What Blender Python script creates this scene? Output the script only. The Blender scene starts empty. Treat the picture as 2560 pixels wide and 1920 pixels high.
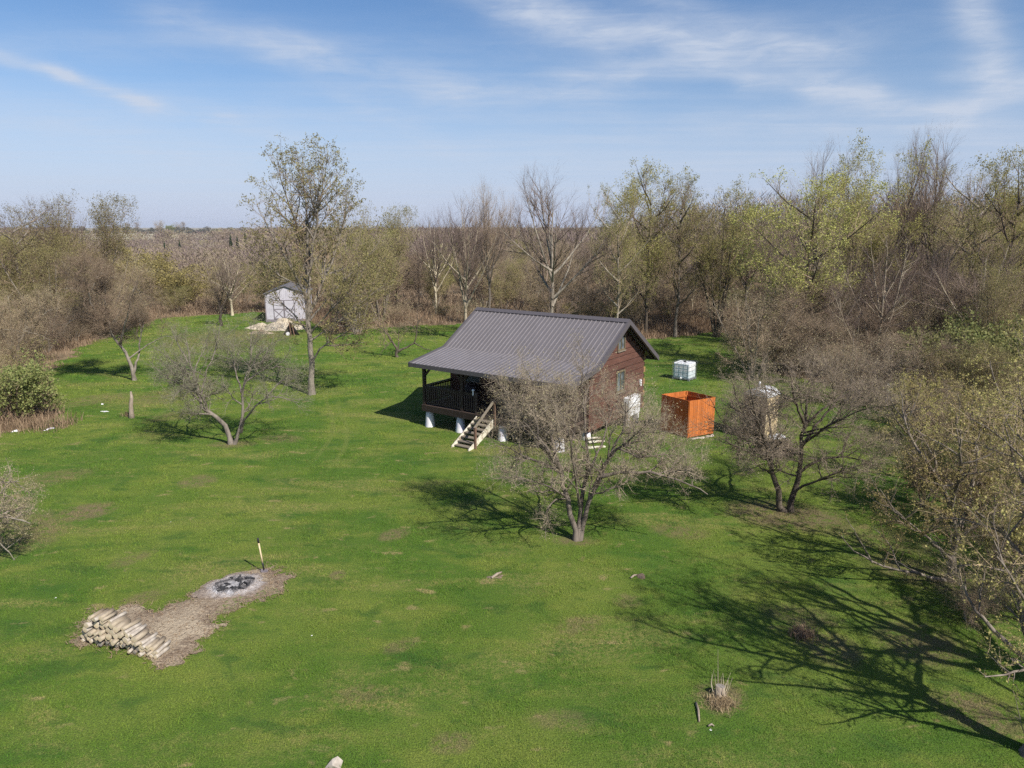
import bpy, math, random
import numpy as np
from mathutils import Vector, Matrix

random.seed(4)
RNG = np.random.default_rng(11)
SC = bpy.context.scene
COL = SC.collection
R = math.radians

# ------------------------------------------------------------------ camera model
CAM_H, F_PX, PITCH = 9.4, 1800.0, R(12.3)
CP, SP = math.cos(PITCH), math.sin(PITCH)

def ray(u, v):
    x, y = (u - 1280) / F_PX, (960 - v) / F_PX
    return x, CP + y * SP, -SP + y * CP

def gp(u, v, z=0.0):                      # point of the ground (height z) seen at a photo pixel
    x, y, dz = ray(u, v)
    t = (z - CAM_H) / dz
    return np.array([x * t, y * t, z])

def at(u, v, Y):                          # point at distance Y seen at a photo pixel
    x, y, dz = ray(u, v)
    t = Y / y
    return np.array([x * t, Y, CAM_H + dz * t])

def sstep(a, b, x):
    t = np.clip((x - a) / (b - a), 0, 1)
    return t * t * (3 - 2 * t)

def gz(x, y):                             # height of the land
    x = np.asarray(x, float); y = np.asarray(y, float)
    d = np.hypot(x, y)
    z = -3.5 * sstep(100, 280, d) * (1 - sstep(500, 1300, d))
    z = z + 5.0 * sstep(42, 85, y) * sstep(17, 36, x) * (1 - sstep(130, 230, d))      # the bank of the right-hand wood
    z = z + 0.8 * np.sin(x * .011 + 1.3) * np.sin(y * .009) * sstep(110, 240, d)
    z = z + 4.0 * sstep(1300, 2600, d) * (0.5 + 0.5 * np.sin(x * .0021 + .6))
    z = z + 0.05 * np.sin(x * .31 + .5) * np.sin(y * .27) + 0.03 * np.sin(x * .83) * np.sin(y * .71 + 1)
    return z

# ------------------------------------------------------------------ object helpers
def link(name, data=None, parent=None):
    o = bpy.data.objects.new(name, data)
    COL.objects.link(o)
    if parent is not None:
        o.parent = parent
    return o

def tag(o, label=None, cat=None, group=None, kind=None):
    if label: o['label'] = label
    if cat: o['category'] = cat
    if group: o['group'] = group
    if kind: o['kind'] = kind
    return o

def thing(name, label, cat, loc=(0, 0, 0), rotz=0.0, group=None):
    o = link(name)
    o.empty_display_size = 0.2
    o.location = loc
    o.rotation_euler = (0, 0, rotz)
    return tag(o, label, cat, group)

def np_mesh(name, V, quads=None, tris=None, mats=(), mi_q=None, mi_t=None, smooth=False):
    me = bpy.data.meshes.new(name)
    V = np.ascontiguousarray(V, np.float32)
    quads = np.zeros((0, 4), np.int32) if quads is None else np.asarray(quads, np.int32)
    tris = np.zeros((0, 3), np.int32) if tris is None else np.asarray(tris, np.int32)
    nq, nt = len(quads), len(tris)
    me.vertices.add(len(V)); me.vertices.foreach_set('co', V.ravel())
    me.loops.add(nq * 4 + nt * 3)
    me.loops.foreach_set('vertex_index', np.concatenate([quads.ravel(), tris.ravel()]).astype(np.int32))
    me.polygons.add(nq + nt)
    ls = np.concatenate([np.arange(nq) * 4, nq * 4 + np.arange(nt) * 3]).astype(np.int32)
    me.polygons.foreach_set('loop_start', ls)
    for m in mats: me.materials.append(m)
    if mi_q is not None or mi_t is not None:
        a = np.concatenate([np.zeros(nq, np.int32) if mi_q is None else np.broadcast_to(mi_q, nq),
                            np.zeros(nt, np.int32) if mi_t is None else np.broadcast_to(mi_t, nt)])
        me.polygons.foreach_set('material_index', a.astype(np.int32))
    if smooth:
        me.polygons.foreach_set('use_smooth', np.ones(nq + nt, bool))
    me.update(calc_edges=True)
    return me

class MB:
    """collects simple solids into one mesh"""
    def __init__(self): self.v = []; self.f = []; self.m = []
    def _add(self, vs, fs, mi=0):
        b = len(self.v)
        self.v += [tuple(p) for p in vs]
        self.f += [tuple(i + b for i in f) for f in fs]
        self.m += [mi] * len(fs)
        return self
    def box(self, lo, hi, mi=0, M=None):
        (x0, y0, z0), (x1, y1, z1) = lo, hi
        vs = [(x0, y0, z0), (x1, y0, z0), (x1, y1, z0), (x0, y1, z0), (x0, y0, z1), (x1, y0, z1), (x1, y1, z1), (x0, y1, z1)]
        if M is not None: vs = [M @ Vector(p) for p in vs]
        return self._add(vs, [(0, 3, 2, 1), (4, 5, 6, 7), (0, 1, 5, 4), (1, 2, 6, 5), (2, 3, 7, 6), (3, 0, 4, 7)], mi)
    def bar(self, a, b, w, h, mi=0, up=(0, 0, 1)):
        a, b = Vector(a), Vector(b); d = b - a; L = d.length; d.normalize()
        s = d.cross(Vector(up))
        if s.length < 1e-4: s = d.cross(Vector((0, 1, 0)))
        s.normalize(); t = s.cross(d)
        vs = []
        for p in (a, b):
            for i, j in ((-1, -1), (1, -1), (1, 1), (-1, 1)):
                vs.append(p + s * (w / 2 * i) + t * (h / 2 * j))
        return self._add(vs, [(0, 1, 2, 3), (7, 6, 5, 4), (0, 4, 5, 1), (1, 5, 6, 2), (2, 6, 7, 3), (3, 7, 4, 0)], mi)
    def tube(self, pts, rad, n=8, mi=0, caps=True, mi_cap=None):
        pts = [Vector(p) for p in pts]
        rad = rad if isinstance(rad, (list, tuple)) else [rad] * len(pts)
        b = len(self.v); vs = []; fs = []
        ref = None
        for k, p in enumerate(pts):
            d = (pts[min(k + 1, len(pts) - 1)] - pts[max(k - 1, 0)]).normalized()
            if ref is None: ref = Vector((1, 0, 0)) if abs(d.x) < .8 else Vector((0, 1, 0))
            s = d.cross(ref).normalized(); t = s.cross(d)
            for i in range(n):
                a = 2 * math.pi * i / n
                vs.append(p + s * (rad[k] * math.cos(a)) + t * (rad[k] * math.sin(a)))
        for k in range(len(pts) - 1):
            for i in range(n):
                j = (i + 1) % n
                fs.append((k * n + i, k * n + j, (k + 1) * n + j, (k + 1) * n + i))
        self._add(vs, fs, mi)
        if caps:
            e = (len(pts) - 1) * n
            self._add([], [], mi)
            mc = mi if mi_cap is None else mi_cap
            self.f.append(tuple(b + i for i in reversed(range(n)))); self.m.append(mc)
            self.f.append(tuple(b + e + i for i in range(n))); self.m.append(mc)
        return self
    def prism(self, poly, d0, d1, M=None, mi=0):
        """polygon of (a, b) in the local x-z plane, extruded along y from d0 to d1"""
        n = len(poly)
        vs = [(a, d0, c) for a, c in poly] + [(a, d1, c) for a, c in poly]
        if M is not None: vs = [M @ Vector(p) for p in vs]
        fs = [tuple(range(n)), tuple(reversed(range(n, 2 * n)))] + [(i, i + n, (i + 1) % n + n, (i + 1) % n) for i in range(n)]
        return self._add(vs, fs, mi)
    def build(self, name, mats, parent=None, smooth=False, bevel=0.0, loc=None):
        me = bpy.data.meshes.new(name)
        me.from_pydata(self.v, [], self.f)
        mats = mats if isinstance(mats, (list, tuple)) else [mats]
        for m in mats: me.materials.append(m)
        me.polygons.foreach_set('material_index', np.array(self.m, np.int32))
        me.update()
        import bmesh
        bm = bmesh.new(); bm.from_mesh(me)
        bmesh.ops.recalc_face_normals(bm, faces=bm.faces)
        bm.to_mesh(me); bm.free()
        if smooth:
            for p in me.polygons: p.use_smooth = len(p.vertices) == 4
        o = link(name, me, parent)
        if loc is not None: o.location = loc
        if bevel:
            b = o.modifiers.new('bevel', 'BEVEL'); b.width = bevel; b.segments = 2; b.limit_method = 'ANGLE'
        return o

# ------------------------------------------------------------------ materials
class NT:
    def __init__(self, tree): self.t = tree; self.n = tree.nodes; self.l = tree.links
    def node(self, typ, **kw):
        x = self.n.new(typ)
        for k, v in kw.items(): setattr(x, k, v)
        return x
    def put(self, sock, val):
        if isinstance(val, bpy.types.NodeSocket): self.l.new(val, sock)
        else: sock.default_value = val
    def math(self, op, a, b=0.0, c=None, clamp=False):
        x = self.node('ShaderNodeMath', operation=op, use_clamp=clamp)
        self.put(x.inputs[0], a); self.put(x.inputs[1], b)
        if c is not None: self.put(x.inputs[2], c)
        return x.outputs[0]
    def vmath(self, op, a, b=None, s=None):
        x = self.node('ShaderNodeVectorMath', operation=op)
        self.put(x.inputs[0], a)
        if b is not None: self.put(x.inputs[1], b)
        if s is not None: self.put(x.inputs['Scale'], s)
        return x.outputs['Value'] if op in ('LENGTH', 'DISTANCE', 'DOT_PRODUCT') else x.outputs[0]
    def noise(self, vec, scale, detail=3.0, rough=0.55, dist=0.0):
        x = self.node('ShaderNodeTexNoise')
        self.l.new(vec, x.inputs['Vector'])
        x.inputs['Scale'].default_value = scale; x.inputs['Detail'].default_value = detail
        x.inputs['Roughness'].default_value = rough; x.inputs['Distortion'].default_value = dist
        return x.outputs[0]
    def ramp(self, val, a, b, lo=0.0, hi=1.0):
        x = self.node('ShaderNodeMapRange', interpolation_type='SMOOTHSTEP')
        self.put(x.inputs['Value'], val)
        x.inputs['From Min'].default_value = a; x.inputs['From Max'].default_value = b
        x.inputs['To Min'].default_value = lo; x.inputs['To Max'].default_value = hi
        return x.outputs[0]
    def mix(self, fac, a, b, blend='MIX'):
        x = self.node('ShaderNodeMix', data_type='RGBA', blend_type=blend)
        self.put(x.inputs[0], fac)
        for s, v in ((x.inputs[6], a), (x.inputs[7], b)):
            self.put(s, v if isinstance(v, bpy.types.NodeSocket) else (*v, 1.0))
        return x.outputs[2]
    def scaled(self, vec, s):
        x = self.node('ShaderNodeMapping')
        self.l.new(vec, x.inputs['Vector']); x.inputs['Scale'].default_value = s
        return x.outputs[0]

def new_mat(name):
    m = bpy.data.materials.new(name); m.use_nodes = True
    m.node_tree.nodes.clear()
    return m, NT(m.node_tree)

def finish(nt, col, rough=.8, bump=None, bstr=.3, bdist=.02, metal=0.0, spec=.3, trans=0.0):
    p = nt.node('ShaderNodeBsdfPrincipled')
    nt.put(p.inputs['Base Color'], col if isinstance(col, bpy.types.NodeSocket) else (*col, 1))
    nt.put(p.inputs['Roughness'], rough)
    p.inputs['Metallic'].default_value = metal
    p.inputs['Specular IOR Level'].default_value = spec
    if bump is not None:
        b = nt.node('ShaderNodeBump'); b.inputs['Strength'].default_value = bstr; b.inputs['Distance'].default_value = bdist
        nt.l.new(bump, b.inputs['Height']); nt.l.new(b.outputs[0], p.inputs['Normal'])
    out = nt.node('ShaderNodeOutputMaterial')
    sh = p.outputs[0]
    if trans > 0:
        tr = nt.node('ShaderNodeBsdfTranslucent')
        nt.put(tr.inputs['Color'], col if isinstance(col, bpy.types.NodeSocket) else (*col, 1))
        mx = nt.node('ShaderNodeMixShader'); mx.inputs[0].default_value = trans
        nt.l.new(sh, mx.inputs[1]); nt.l.new(tr.outputs[0], mx.inputs[2]); sh = mx.outputs[0]
    nt.l.new(sh, out.inputs['Surface'])

def plain(name, a, b=None, scale=6.0, rough=.75, bstr=.0, metal=0.0, spec=.3, stretch=(1, 1, 1), lo=.35, hi=.7, detail=5.0):
    """a surface wandering between two real colours"""
    m, nt = new_mat(name)
    tc = nt.node('ShaderNodeTexCoord').outputs['Object']
    n = nt.noise(nt.scaled(tc, stretch), scale, detail, .65)
    b = b or tuple(c * .75 for c in a)
    finish(nt, nt.mix(nt.ramp(n, lo, hi), a, b), rough, n if bstr else None, bstr, .02, metal, spec)
    return m

def bark(name, a, b, twig=False, scale=5.0, var=.25):
    m, nt = new_mat(name)
    g = nt.node('ShaderNodeNewGeometry').outputs['Position']
    n = nt.noise(nt.scaled(g, (1, 1, .35)), scale, 4, .7)
    col = nt.mix(nt.ramp(n, .35, .68), a, b)
    oi = nt.node('ShaderNodeObjectInfo').outputs['Random']
    if twig:
        isl = nt.node('ShaderNodeNewGeometry').outputs['Random Per Island']
        col = nt.mix(nt.ramp(isl, 0, 1, 0, .7), col, tuple(c * .38 for c in a))
    hsv = nt.node('ShaderNodeHueSaturation')
    hsv.inputs['Saturation'].default_value = 1.0
    nt.put(hsv.inputs['Value'], nt.ramp(oi, 0, 1, 1 - var, 1 + var))
    nt.put(hsv.inputs['Hue'], nt.ramp(oi, 0, 1, .492, .508))
    nt.l.new(col, hsv.inputs['Color'])
    finish(nt, hsv.outputs[0], .85, n if not twig else None, .6, .03, spec=.15)
    return m

def leafy(name, a, b, trans=.35):
    m, nt = new_mat(name)
    isl = nt.node('ShaderNodeNewGeometry').outputs['Random Per Island']
    oi = nt.node('ShaderNodeObjectInfo').outputs['Random']
    col = nt.mix(isl, a, b)
    hsv = nt.node('ShaderNodeHueSaturation')
    nt.put(hsv.inputs['Value'], nt.ramp(oi, 0, 1, .8, 1.15))
    nt.put(hsv.inputs['Hue'], nt.ramp(oi, 0, 1, .49, .512))
    nt.l.new(col, hsv.inputs['Color'])
    finish(nt, hsv.outputs[0], .6, spec=.2, trans=trans)
    return m

M = {}
M['bark_apple'] = bark('bark_apple', (.22, .185, .15), (.10, .08, .065))
M['twig_apple'] = bark('twig_apple', (.375, .30, .225), (.21, .165, .122), True)
M['bark_grey'] = bark('bark_grey', (.25, .215, .175), (.13, .11, .09))
M['bark_pale'] = bark('bark_pale', (.42, .36, .26), (.25, .20, .14))
M['bark_dark'] = bark('bark_dark', (.10, .08, .06), (.045, .035, .03))
M['twig_brown'] = bark('twig_brown', (.40, .30, .205), (.24, .175, .125), True)
M['twig_purple'] = bark('twig_purple', (.28, .21, .17), (.19, .14, .118), True)
M['twig_tan'] = bark('twig_tan', (.40, .305, .19), (.27, .20, .13), True)
M['twig_gold'] = bark('twig_gold', (.42, .35, .16), (.31, .25, .12), True)
M['birch'] = bark('birch', (.55, .50, .45), (.36, .31, .28), True)
M['leaf_bud'] = leafy('leaf_bud', (.40, .34, .20), (.26, .215, .125))
M['twig_lichen'] = bark('twig_lichen', (.40, .36, .26), (.24, .215, .155), True)
M['leaf_lichen'] = leafy('leaf_lichen', (.36, .40, .22), (.26, .29, .15))
M['leaf_olive'] = leafy('leaf_olive', (.32, .29, .11), (.21, .18, .075))
M['leaf_yellow'] = leafy('leaf_yellow', (.44, .41, .13), (.30, .29, .09))
M['leaf_gold'] = leafy('leaf_gold', (.42, .36, .13), (.29, .25, .095))
M['leaf_green'] = leafy('leaf_green', (.18, .21, .065), (.26, .25, .09))
M['needle'] = leafy('needle', (.035, .05, .025), (.05, .075, .03), .1)
M['reed'] = leafy('reed', (.42, .31, .19), (.25, .17, .11), .25)

GEO = lambda nt: nt.node('ShaderNodeNewGeometry').outputs['Position']

# worn / dry / littered places of the lawn: (pixel u, v, half length px, half height px, tilt, strength)
WORN = [(215, 1280, 75, 22, -.25, .95), (60, 1330, 110, 60, -.2, .7), (495, 1205, 45, 16, -.3, .6), (985, 1340, 32, 14, -.5, .7), (845, 1445, 22, 12, 0, .7),
        (1965, 1290, 170, 40, .12, .95), (1440, 1352, 60, 14, 0, .6), (1800, 1745, 70, 45, .2, .8), (2080, 1625, 90, 50, .2, .6),
        (2300, 1610, 130, 60, .2, .6), (2440, 1780, 130, 60, .25, .75), (2000, 1540, 110, 30, .2, .45), (1570, 1500, 40, 20, 0, .4),
        (1130, 1860, 60, 30, -.1, .5), (430, 985, 90, 18, -.3, .5), (580, 1112, 60, 10, 0, .6), (700, 1098, 60, 10, .05, .5), (1150, 1070, 80, 14, .1, .4),
        (2350, 1450, 220, 45, .25, .7), (2200, 1350, 200, 30, .2, .45), (1310, 1130, 60, 14, .1, .6), (430, 1040, 60, 12, -.3, .4),
        (360, 1500, 60, 20, -.3, .5), (900, 1740, 70, 25, -.1, .35), (1400, 1800, 90, 30, 0, .35), (2330, 1105, 200, 40, .2, .6), (560, 850, 150, 26, .1, .55), (640, 838, 90, 12, .1, .7), (250, 1000, 110, 14, -.15, .4), (120, 1200, 120, 22, -.2, .45), (1450, 1560, 60, 22, -.3, .4), (1000, 1620, 50, 18, -.3, .4), (1700, 1330, 80, 18, .1, .45), (330, 1400, 60, 14, -.4, .4)]

def grass_group():
    g = bpy.data.node_groups.new('lawn_colour', 'ShaderNodeTree')
    g.interface.new_socket('Color', in_out='OUTPUT', socket_type='NodeSocketColor')
    g.interface.new_socket('Worn', in_out='OUTPUT', socket_type='NodeSocketFloat')
    nt = NT(g)
    P = GEO(nt)
    flat = nt.scaled(P, (1, 1, 0))
    n1 = nt.noise(flat, .16, 3, .55)
    n2 = nt.noise(nt.scaled(flat, (.7, 1.5, 1)), .55, 4, .6)
    n3 = nt.noise(flat, 2.3, 4, .65)
    n4 = nt.noise(flat, 9.0, 3, .7)
    col = nt.mix(nt.ramp(n1, .42, .58), (.115, .195, .038), (.205, .25, .064))
    col = nt.mix(nt.ramp(n2, .50, .72, 0, .85), col, (.27, .285, .085))
    col = nt.mix(nt.ramp(n2, .46, .30, 0, .8), col, (.065, .150, .032))
    col = nt.mix(nt.ramp(n3, .54, .75, 0, .65), col, (.32, .29, .125))
    col = nt.mix(nt.ramp(n3, .44, .27, 0, .65), col, (.06, .13, .03))
    # dry straw showing through in drifts
    drift = nt.noise(nt.scaled(flat, (.55, 1.6, 1)), .33, 5, .65, .4)
    col = nt.mix(nt.math('MULTIPLY', nt.ramp(drift, .50, .68), nt.ramp(n4, .36, .60)), col, (.36, .30, .155))
    # lush clumps, bare spots
    cl = nt.noise(nt.scaled(flat, (.75, 1.25, 1)), .75, 4, .62, .5)
    col = nt.mix(nt.ramp(cl, .55, .68, 0, .65), col, (.052, .125, .034))
    sp = nt.noise(nt.scaled(flat, (.8, 1.4, 1)), 1.25, 3, .55, .3)
    col = nt.mix(nt.math('MULTIPLY', nt.ramp(sp, .625, .72), nt.ramp(n4, .30, .52)), col, (.42, .31, .22))
    # wheel lines left of the cabin
    for (pa_, pb_, hw_) in (((775, 1160), (838, 985), .16), ((815, 1180), (868, 1000), .16)):
        A_, B_ = gp(*pa_), gp(*pb_); dx_, dy_ = B_[0] - A_[0], B_[1] - A_[1]; L_ = math.hypot(dx_, dy_)
        q = nt.vmath('SUBTRACT', flat, (A_[0], A_[1], 0))
        al = nt.math('MULTIPLY', nt.vmath('DOT_PRODUCT', q, (dx_ / L_, dy_ / L_, 0)), 1 / L_)
        wv = nt.math('MULTIPLY', nt.math('SINE', nt.math('MULTIPLY', al, 4.5)), .5)
        ac = nt.math('ABSOLUTE', nt.math('ADD', nt.vmath('DOT_PRODUCT', q, (-dy_ / L_, dx_ / L_, 0)), wv))
        f = nt.math('MULTIPLY', nt.ramp(ac, hw_, hw_ * .3), nt.math('MULTIPLY', nt.ramp(al, -.1, .2), nt.ramp(al, 1.1, .8)))
        col = nt.mix(nt.math('MULTIPLY', f, .5), col, (.26, .27, .11))
    w = None
    for (u, v, a, b, tilt, s) in WORN:
        c = gp(u, v); e = gp(u + a, v + a * tilt); k = gp(u, v + b)
        dx, dy = e[0] - c[0], e[1] - c[1]; L = math.hypot(dx, dy)
        wid = max(.12, abs(gp(u, v - b)[1] - k[1]) / 2)
        ca, sa = dx / L, dy / L
        q = nt.vmath('SUBTRACT', flat, (c[0], c[1], 0))
        pa = nt.math('MULTIPLY', nt.vmath('DOT_PRODUCT', q, (ca, sa, 0)), 1 / L)
        pb = nt.math('MULTIPLY', nt.vmath('DOT_PRODUCT', q, (-sa, ca, 0)), 1 / wid)
        r2 = nt.math('ADD', nt.math('MULTIPLY', pa, pa), nt.math('MULTIPLY', pb, pb))
        f = nt.math('MULTIPLY', nt.math('SUBTRACT', 1.25, r2, clamp=True), s)
        w = f if w is None else nt.math('MAXIMUM', w, f)
    wn = nt.math('MULTIPLY', w, nt.ramp(nt.math('ADD', nt.math('MULTIPLY', n3, .5), nt.math('MULTIPLY', n4, .5)), .40, .56))
    litter = nt.mix(nt.ramp(n4, .4, .62), (.36, .26, .165), (.24, .165, .11))
    col = nt.mix(wn, col, litter)
    col = nt.mix(1.0, col, (.84, .92, .56), 'MULTIPLY')
    col = nt.mix(wn, col, tuple(c * .8 for c in (.30, .215, .135)))
    out = nt.node('NodeGroupOutput')
    nt.l.new(col, out.inputs[0]); nt.l.new(wn, out.inputs[1])
    return g

GG = grass_group()

def grass_mats():
    m, nt = new_mat('lawn')
    gr = nt.node('ShaderNodeGroup'); gr.node_tree = GG
    P = nt.scaled(GEO(nt), (1, 1, 0))
    f = nt.noise(P, 26, 3, .75)
    col = nt.mix(nt.ramp(f, .32, .66, .0, .75), gr.outputs[0], (.05, .075, .02))
    finish(nt, col, .9, f, .9, .05, spec=.1)
    b, nt = new_mat('grass_blade')
    gr = nt.node('ShaderNodeGroup'); gr.node_tree = GG
    isl = nt.node('ShaderNodeNewGeometry').outputs['Random Per Island']
    col = nt.mix(nt.ramp(isl, .0, 1, 0, .55), gr.outputs[0], (.022, .05, .008))
    col = nt.mix(nt.ramp(isl, .82, 1, 0, .5), col, (.22, .20, .07))
    hsv = nt.node('ShaderNodeHueSaturation'); hsv.inputs['Value'].default_value = 1.45
    nt.l.new(col, hsv.inputs['Color'])
    finish(nt, hsv.outputs[0], .8, spec=.08, trans=.3)
    return m, b
M['lawn'], M['blade'] = grass_mats()

def ground_mat():
    m, nt = new_mat('woodland_floor')
    P = GEO(nt)
    n = nt.noise(P, .25, 5, .65); k = nt.noise(P, 3.0, 4, .7); far = nt.noise(P, .012, 3, .6)
    col = nt.mix(nt.ramp(n, .35, .65), (.20, .145, .095), (.12, .095, .06))
    col = nt.mix(nt.ramp(k, .4, .7, 0, .7), col, (.30, .22, .14))
    col = nt.mix(nt.ramp(n, .58, .72, 0, .6), col, (.09, .12, .03))
    d = nt.vmath('LENGTH', P)
    fields = nt.mix(nt.ramp(far, .42, .58), (.21, .165, .13), (.30, .27, .17))
    col = nt.mix(nt.ramp(d, 300, 900), col, fields)
    finish(nt, col, .95, k, .5, .08, spec=.05)
    return m
M['floor'] = ground_mat()
# ------------------------------------------------------------------ land
def ground_mesh():
    rr = np.concatenate([[0], np.geomspace(4, 6000, 190)])
    na = 360
    A = np.linspace(0, 2 * np.pi, na, endpoint=False)
    X = rr[:, None] * np.sin(A); Y = rr[:, None] * np.cos(A) + 0 * rr[:, None]
    Z = gz(X, Y)
    V = np.stack([X, Y, Z], -1).reshape(-1, 3)
    i, j = np.meshgrid(np.arange(1, len(rr) - 1), np.arange(na), indexing='ij')
    j2 = (j + 1) % na
    q = np.stack([i * na + j, (i + 1) * na + j, (i + 1) * na + j2, i * na + j2], -1).reshape(-1, 4)[:, ::-1]
    jj = np.arange(na)
    t = np.stack([np.zeros(na, int), na + jj, na + (jj + 1) % na], -1)[:, ::-1]
    return np_mesh('ground', V, q, t, [M['floor']], smooth=True)
tag(link('ground', ground_mesh()), 'brown leaf litter ground of the woods and fields', None, None, 'structure')

LAWN = np.array([(-42, 4), (-25, 30.5), (-22.6, 33.2), (-24.5, 38), (-30, 45), (-33.5, 54), (-36, 66), (-36.5, 76), (-28, 81),
                 (-20, 72), (-16.2, 64), (-12.5, 68), (-5, 71), (4, 66), (11.5, 60.5), (18.6, 65), (20.5, 60), (18.5, 52), (17.5, 46), (20, 41),
                 (26, 37.5), (33, 36), (40, 30), (40, 4)])

def poly_sd(x, y, poly):                  # signed distance, positive inside
    x = np.asarray(x, float); y = np.asarray(y, float)
    ins = np.zeros(x.shape, bool); dist = np.full(x.shape, 1e9)
    n = len(poly)
    for k in range(n):
        (ax, ay), (bx, by) = poly[k], poly[(k + 1) % n]
        c = ((ay > y) != (by > y)) & (x < (bx - ax) * (y - ay) / (by - ay + 1e-12) + ax)
        ins ^= c
        ex, ey = bx - ax, by - ay
        t = np.clip(((x - ax) * ex + (y - ay) * ey) / (ex * ex + ey * ey), 0, 1)
        dist = np.minimum(dist, np.hypot(x - ax - t * ex, y - ay - t * ey))
    return np.where(ins, dist, -dist)

def lawn_sd(x, y):
    return poly_sd(x, y, LAWN) + .55 * np.sin(x * 1.1 + np.sin(y * .7)) * np.sin(y * .9 + 1) + .3 * np.sin(x * 3.1 + y * 2.3) * np.sin(y * 2.7 - x)

def lawn_mesh():
    s = .3
    xs = np.arange(-43, 41.01, s); ys = np.arange(3.5, 82.01, s)
    X, Y = np.meshgrid(xs, ys)
    V = np.stack([X, Y, gz(X, Y) + .025], -1).reshape(-1, 3)
    nx = len(xs)
    i, j = np.meshgrid(np.arange(len(ys) - 1), np.arange(nx - 1), indexing='ij')
    keep = lawn_sd(X[:-1, :-1] + s / 2, Y[:-1, :-1] + s / 2) > 0
    q = np.stack([i * nx + j, i * nx + j + 1, (i + 1) * nx + j + 1, (i + 1) * nx + j], -1)[keep]
    return np_mesh('lawn', V, q, None, [M['lawn']], smooth=True)
tag(link('lawn', lawn_mesh()), 'mown green lawn with dry worn patches', None, None, 'structure')

# bare earth between the firewood and the fire pit
DIRT_PX = [(392, 1530), (470, 1505), (545, 1472), (600, 1440), (650, 1426), (700, 1436), (722, 1448), (705, 1472), (682, 1498), (640, 1512), (590, 1530),
           (548, 1545), (540, 1580), (512, 1610), (490, 1640), (456, 1664), (400, 1672), (352, 1652), (300, 1628), (232, 1622), (196, 1612), (222, 1560), (250, 1528), (330, 1520)]
DIRT = np.array([gp(u, v)[:2] for u, v in DIRT_PX])
def dirt_sd(x, y):
    return poly_sd(x, y, DIRT) + .16 * np.sin(x * 5.3 + 2 * np.sin(y * 3)) * np.sin(y * 4.1) + .09 * np.sin(x * 13 - y * 7) * np.sin(y * 11 + x * 3) + .06 * np.sin(x * 23 + y * 9) * np.sin(y * 19)
def dirt_mat():
    m, nt = new_mat('bare_earth')
    P = GEO(nt)
    n = nt.noise(P, 1.6, 5, .7); k = nt.noise(P, 14, 4, .75); c = nt.noise(nt.scaled(P, (2, .6, 1)), 22, 3, .8)
    big = nt.noise(P, .55, 3, .6, .5)
    col = nt.mix(nt.ramp(n, .38, .62), (.31, .24, .17), (.19, .14, .10))
    col = nt.mix(nt.ramp(big, .47, .60, 0, .85), col, (.43, .35, .25))
    col = nt.mix(nt.ramp(k, .48, .70, 0, .85), col, (.50, .41, .29))
    col = nt.mix(nt.ramp(c, .50, .66, 0, .85), col, (.11, .08, .06))
    col = nt.mix(nt.math('MULTIPLY', nt.ramp(big, .42, .34), nt.ramp(k, .5, .62)), col, (.12, .17, .04))
    finish(nt, col, .95, k, 1.0, .06, spec=.05)
    return m
M['dirt'] = dirt_mat()
def dirt_mesh():
    s = .045
    lo, hi = DIRT.min(0) - .3, DIRT.max(0) + .3
    xs = np.arange(lo[0], hi[0], s); ys = np.arange(lo[1], hi[1], s)
    X, Y = np.meshgrid(xs, ys)
    sd = dirt_sd(X, Y)
    Z = gz(X, Y) + .033 + .02 * sstep(0, .6, sd)
    V = np.stack([X, Y, Z], -1).reshape(-1, 3)
    nx = len(xs)
    i, j = np.meshgrid(np.arange(len(ys) - 1), np.arange(nx - 1), indexing='ij')
    keep = dirt_sd(X[:-1, :-1] + s / 2, Y[:-1, :-1] + s / 2) > 0
    q = np.stack([i * nx + j, i * nx + j + 1, (i + 1) * nx + j + 1, (i + 1) * nx + j], -1)[keep]
    return np_mesh('bare_earth', V, q, None, [M['dirt']], smooth=True)
tag(link('bare_earth', dirt_mesh()), 'trodden bare earth around the fire pit and firewood', None, None, 'structure')

# ------------------------------------------------------------------ grass blades (stuff)
def in_view(x, y, slack=.06):
    return (np.abs(x) < (0.711 + slack) * (y * CP + 9.4 * SP) + .5) & (y > 9.3)

def lawn_grass():
    Vs, Ts = [], []
    base = 0
    for (y0, y1, dens, h, w) in ((9.3, 18, 950, .048, .011), (18, 27, 520, .05, .015), (27, 40, 250, .055, .022), (40, 60, 75, .075, .045), (60, 82, 32, .09, .07)):
        area = (y1 - y0) * 84
        n = int(area * dens)
        x = RNG.uniform(-43, 41, n); y = RNG.uniform(y0, y1, n)
        k = in_view(x, y); x, y = x[k], y[k]
        sd = lawn_sd(x, y); k = (sd > -.15) & (dirt_sd(x, y) < RNG.normal(.02, .13, len(x)) + .05 * np.sin(x * 9) * np.sin(y * 8))
        x, y = x[k], y[k]; n = len(x)
        tuft = .75 + .5 * np.sin(x * 2.1 + 1.7 * np.sin(y * 1.3)) * np.sin(y * 1.9)
        a = RNG.uniform(0, 2 * np.pi, n)
        hh = h * RNG.uniform(.5, 1.3, n) * np.clip(tuft + .2, .55, 1.35)
        ww = w * RNG.uniform(.6, 1.2, n)
        lx, ly = RNG.normal(0, .55, (2, n)) * hh
        g = gz(x, y) + .02
        c, s = np.cos(a) * ww / 2, np.sin(a) * ww / 2
        V = np.stack([np.stack([x - c, y - s, g], -1), np.stack([x + c, y + s, g], -1), np.stack([x + lx, y + ly, g + hh], -1)], 1)
        Vs.append(V.reshape(-1, 3)); Ts.append(base + np.arange(n * 3).reshape(-1, 3)); base += n * 3
    return np_mesh('grass', np.concatenate(Vs), None, np.concatenate(Ts), [M['blade']])
tag(link('grass', lawn_grass()), 'short spring grass blades covering the lawn', 'grass', None, 'stuff')

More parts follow.
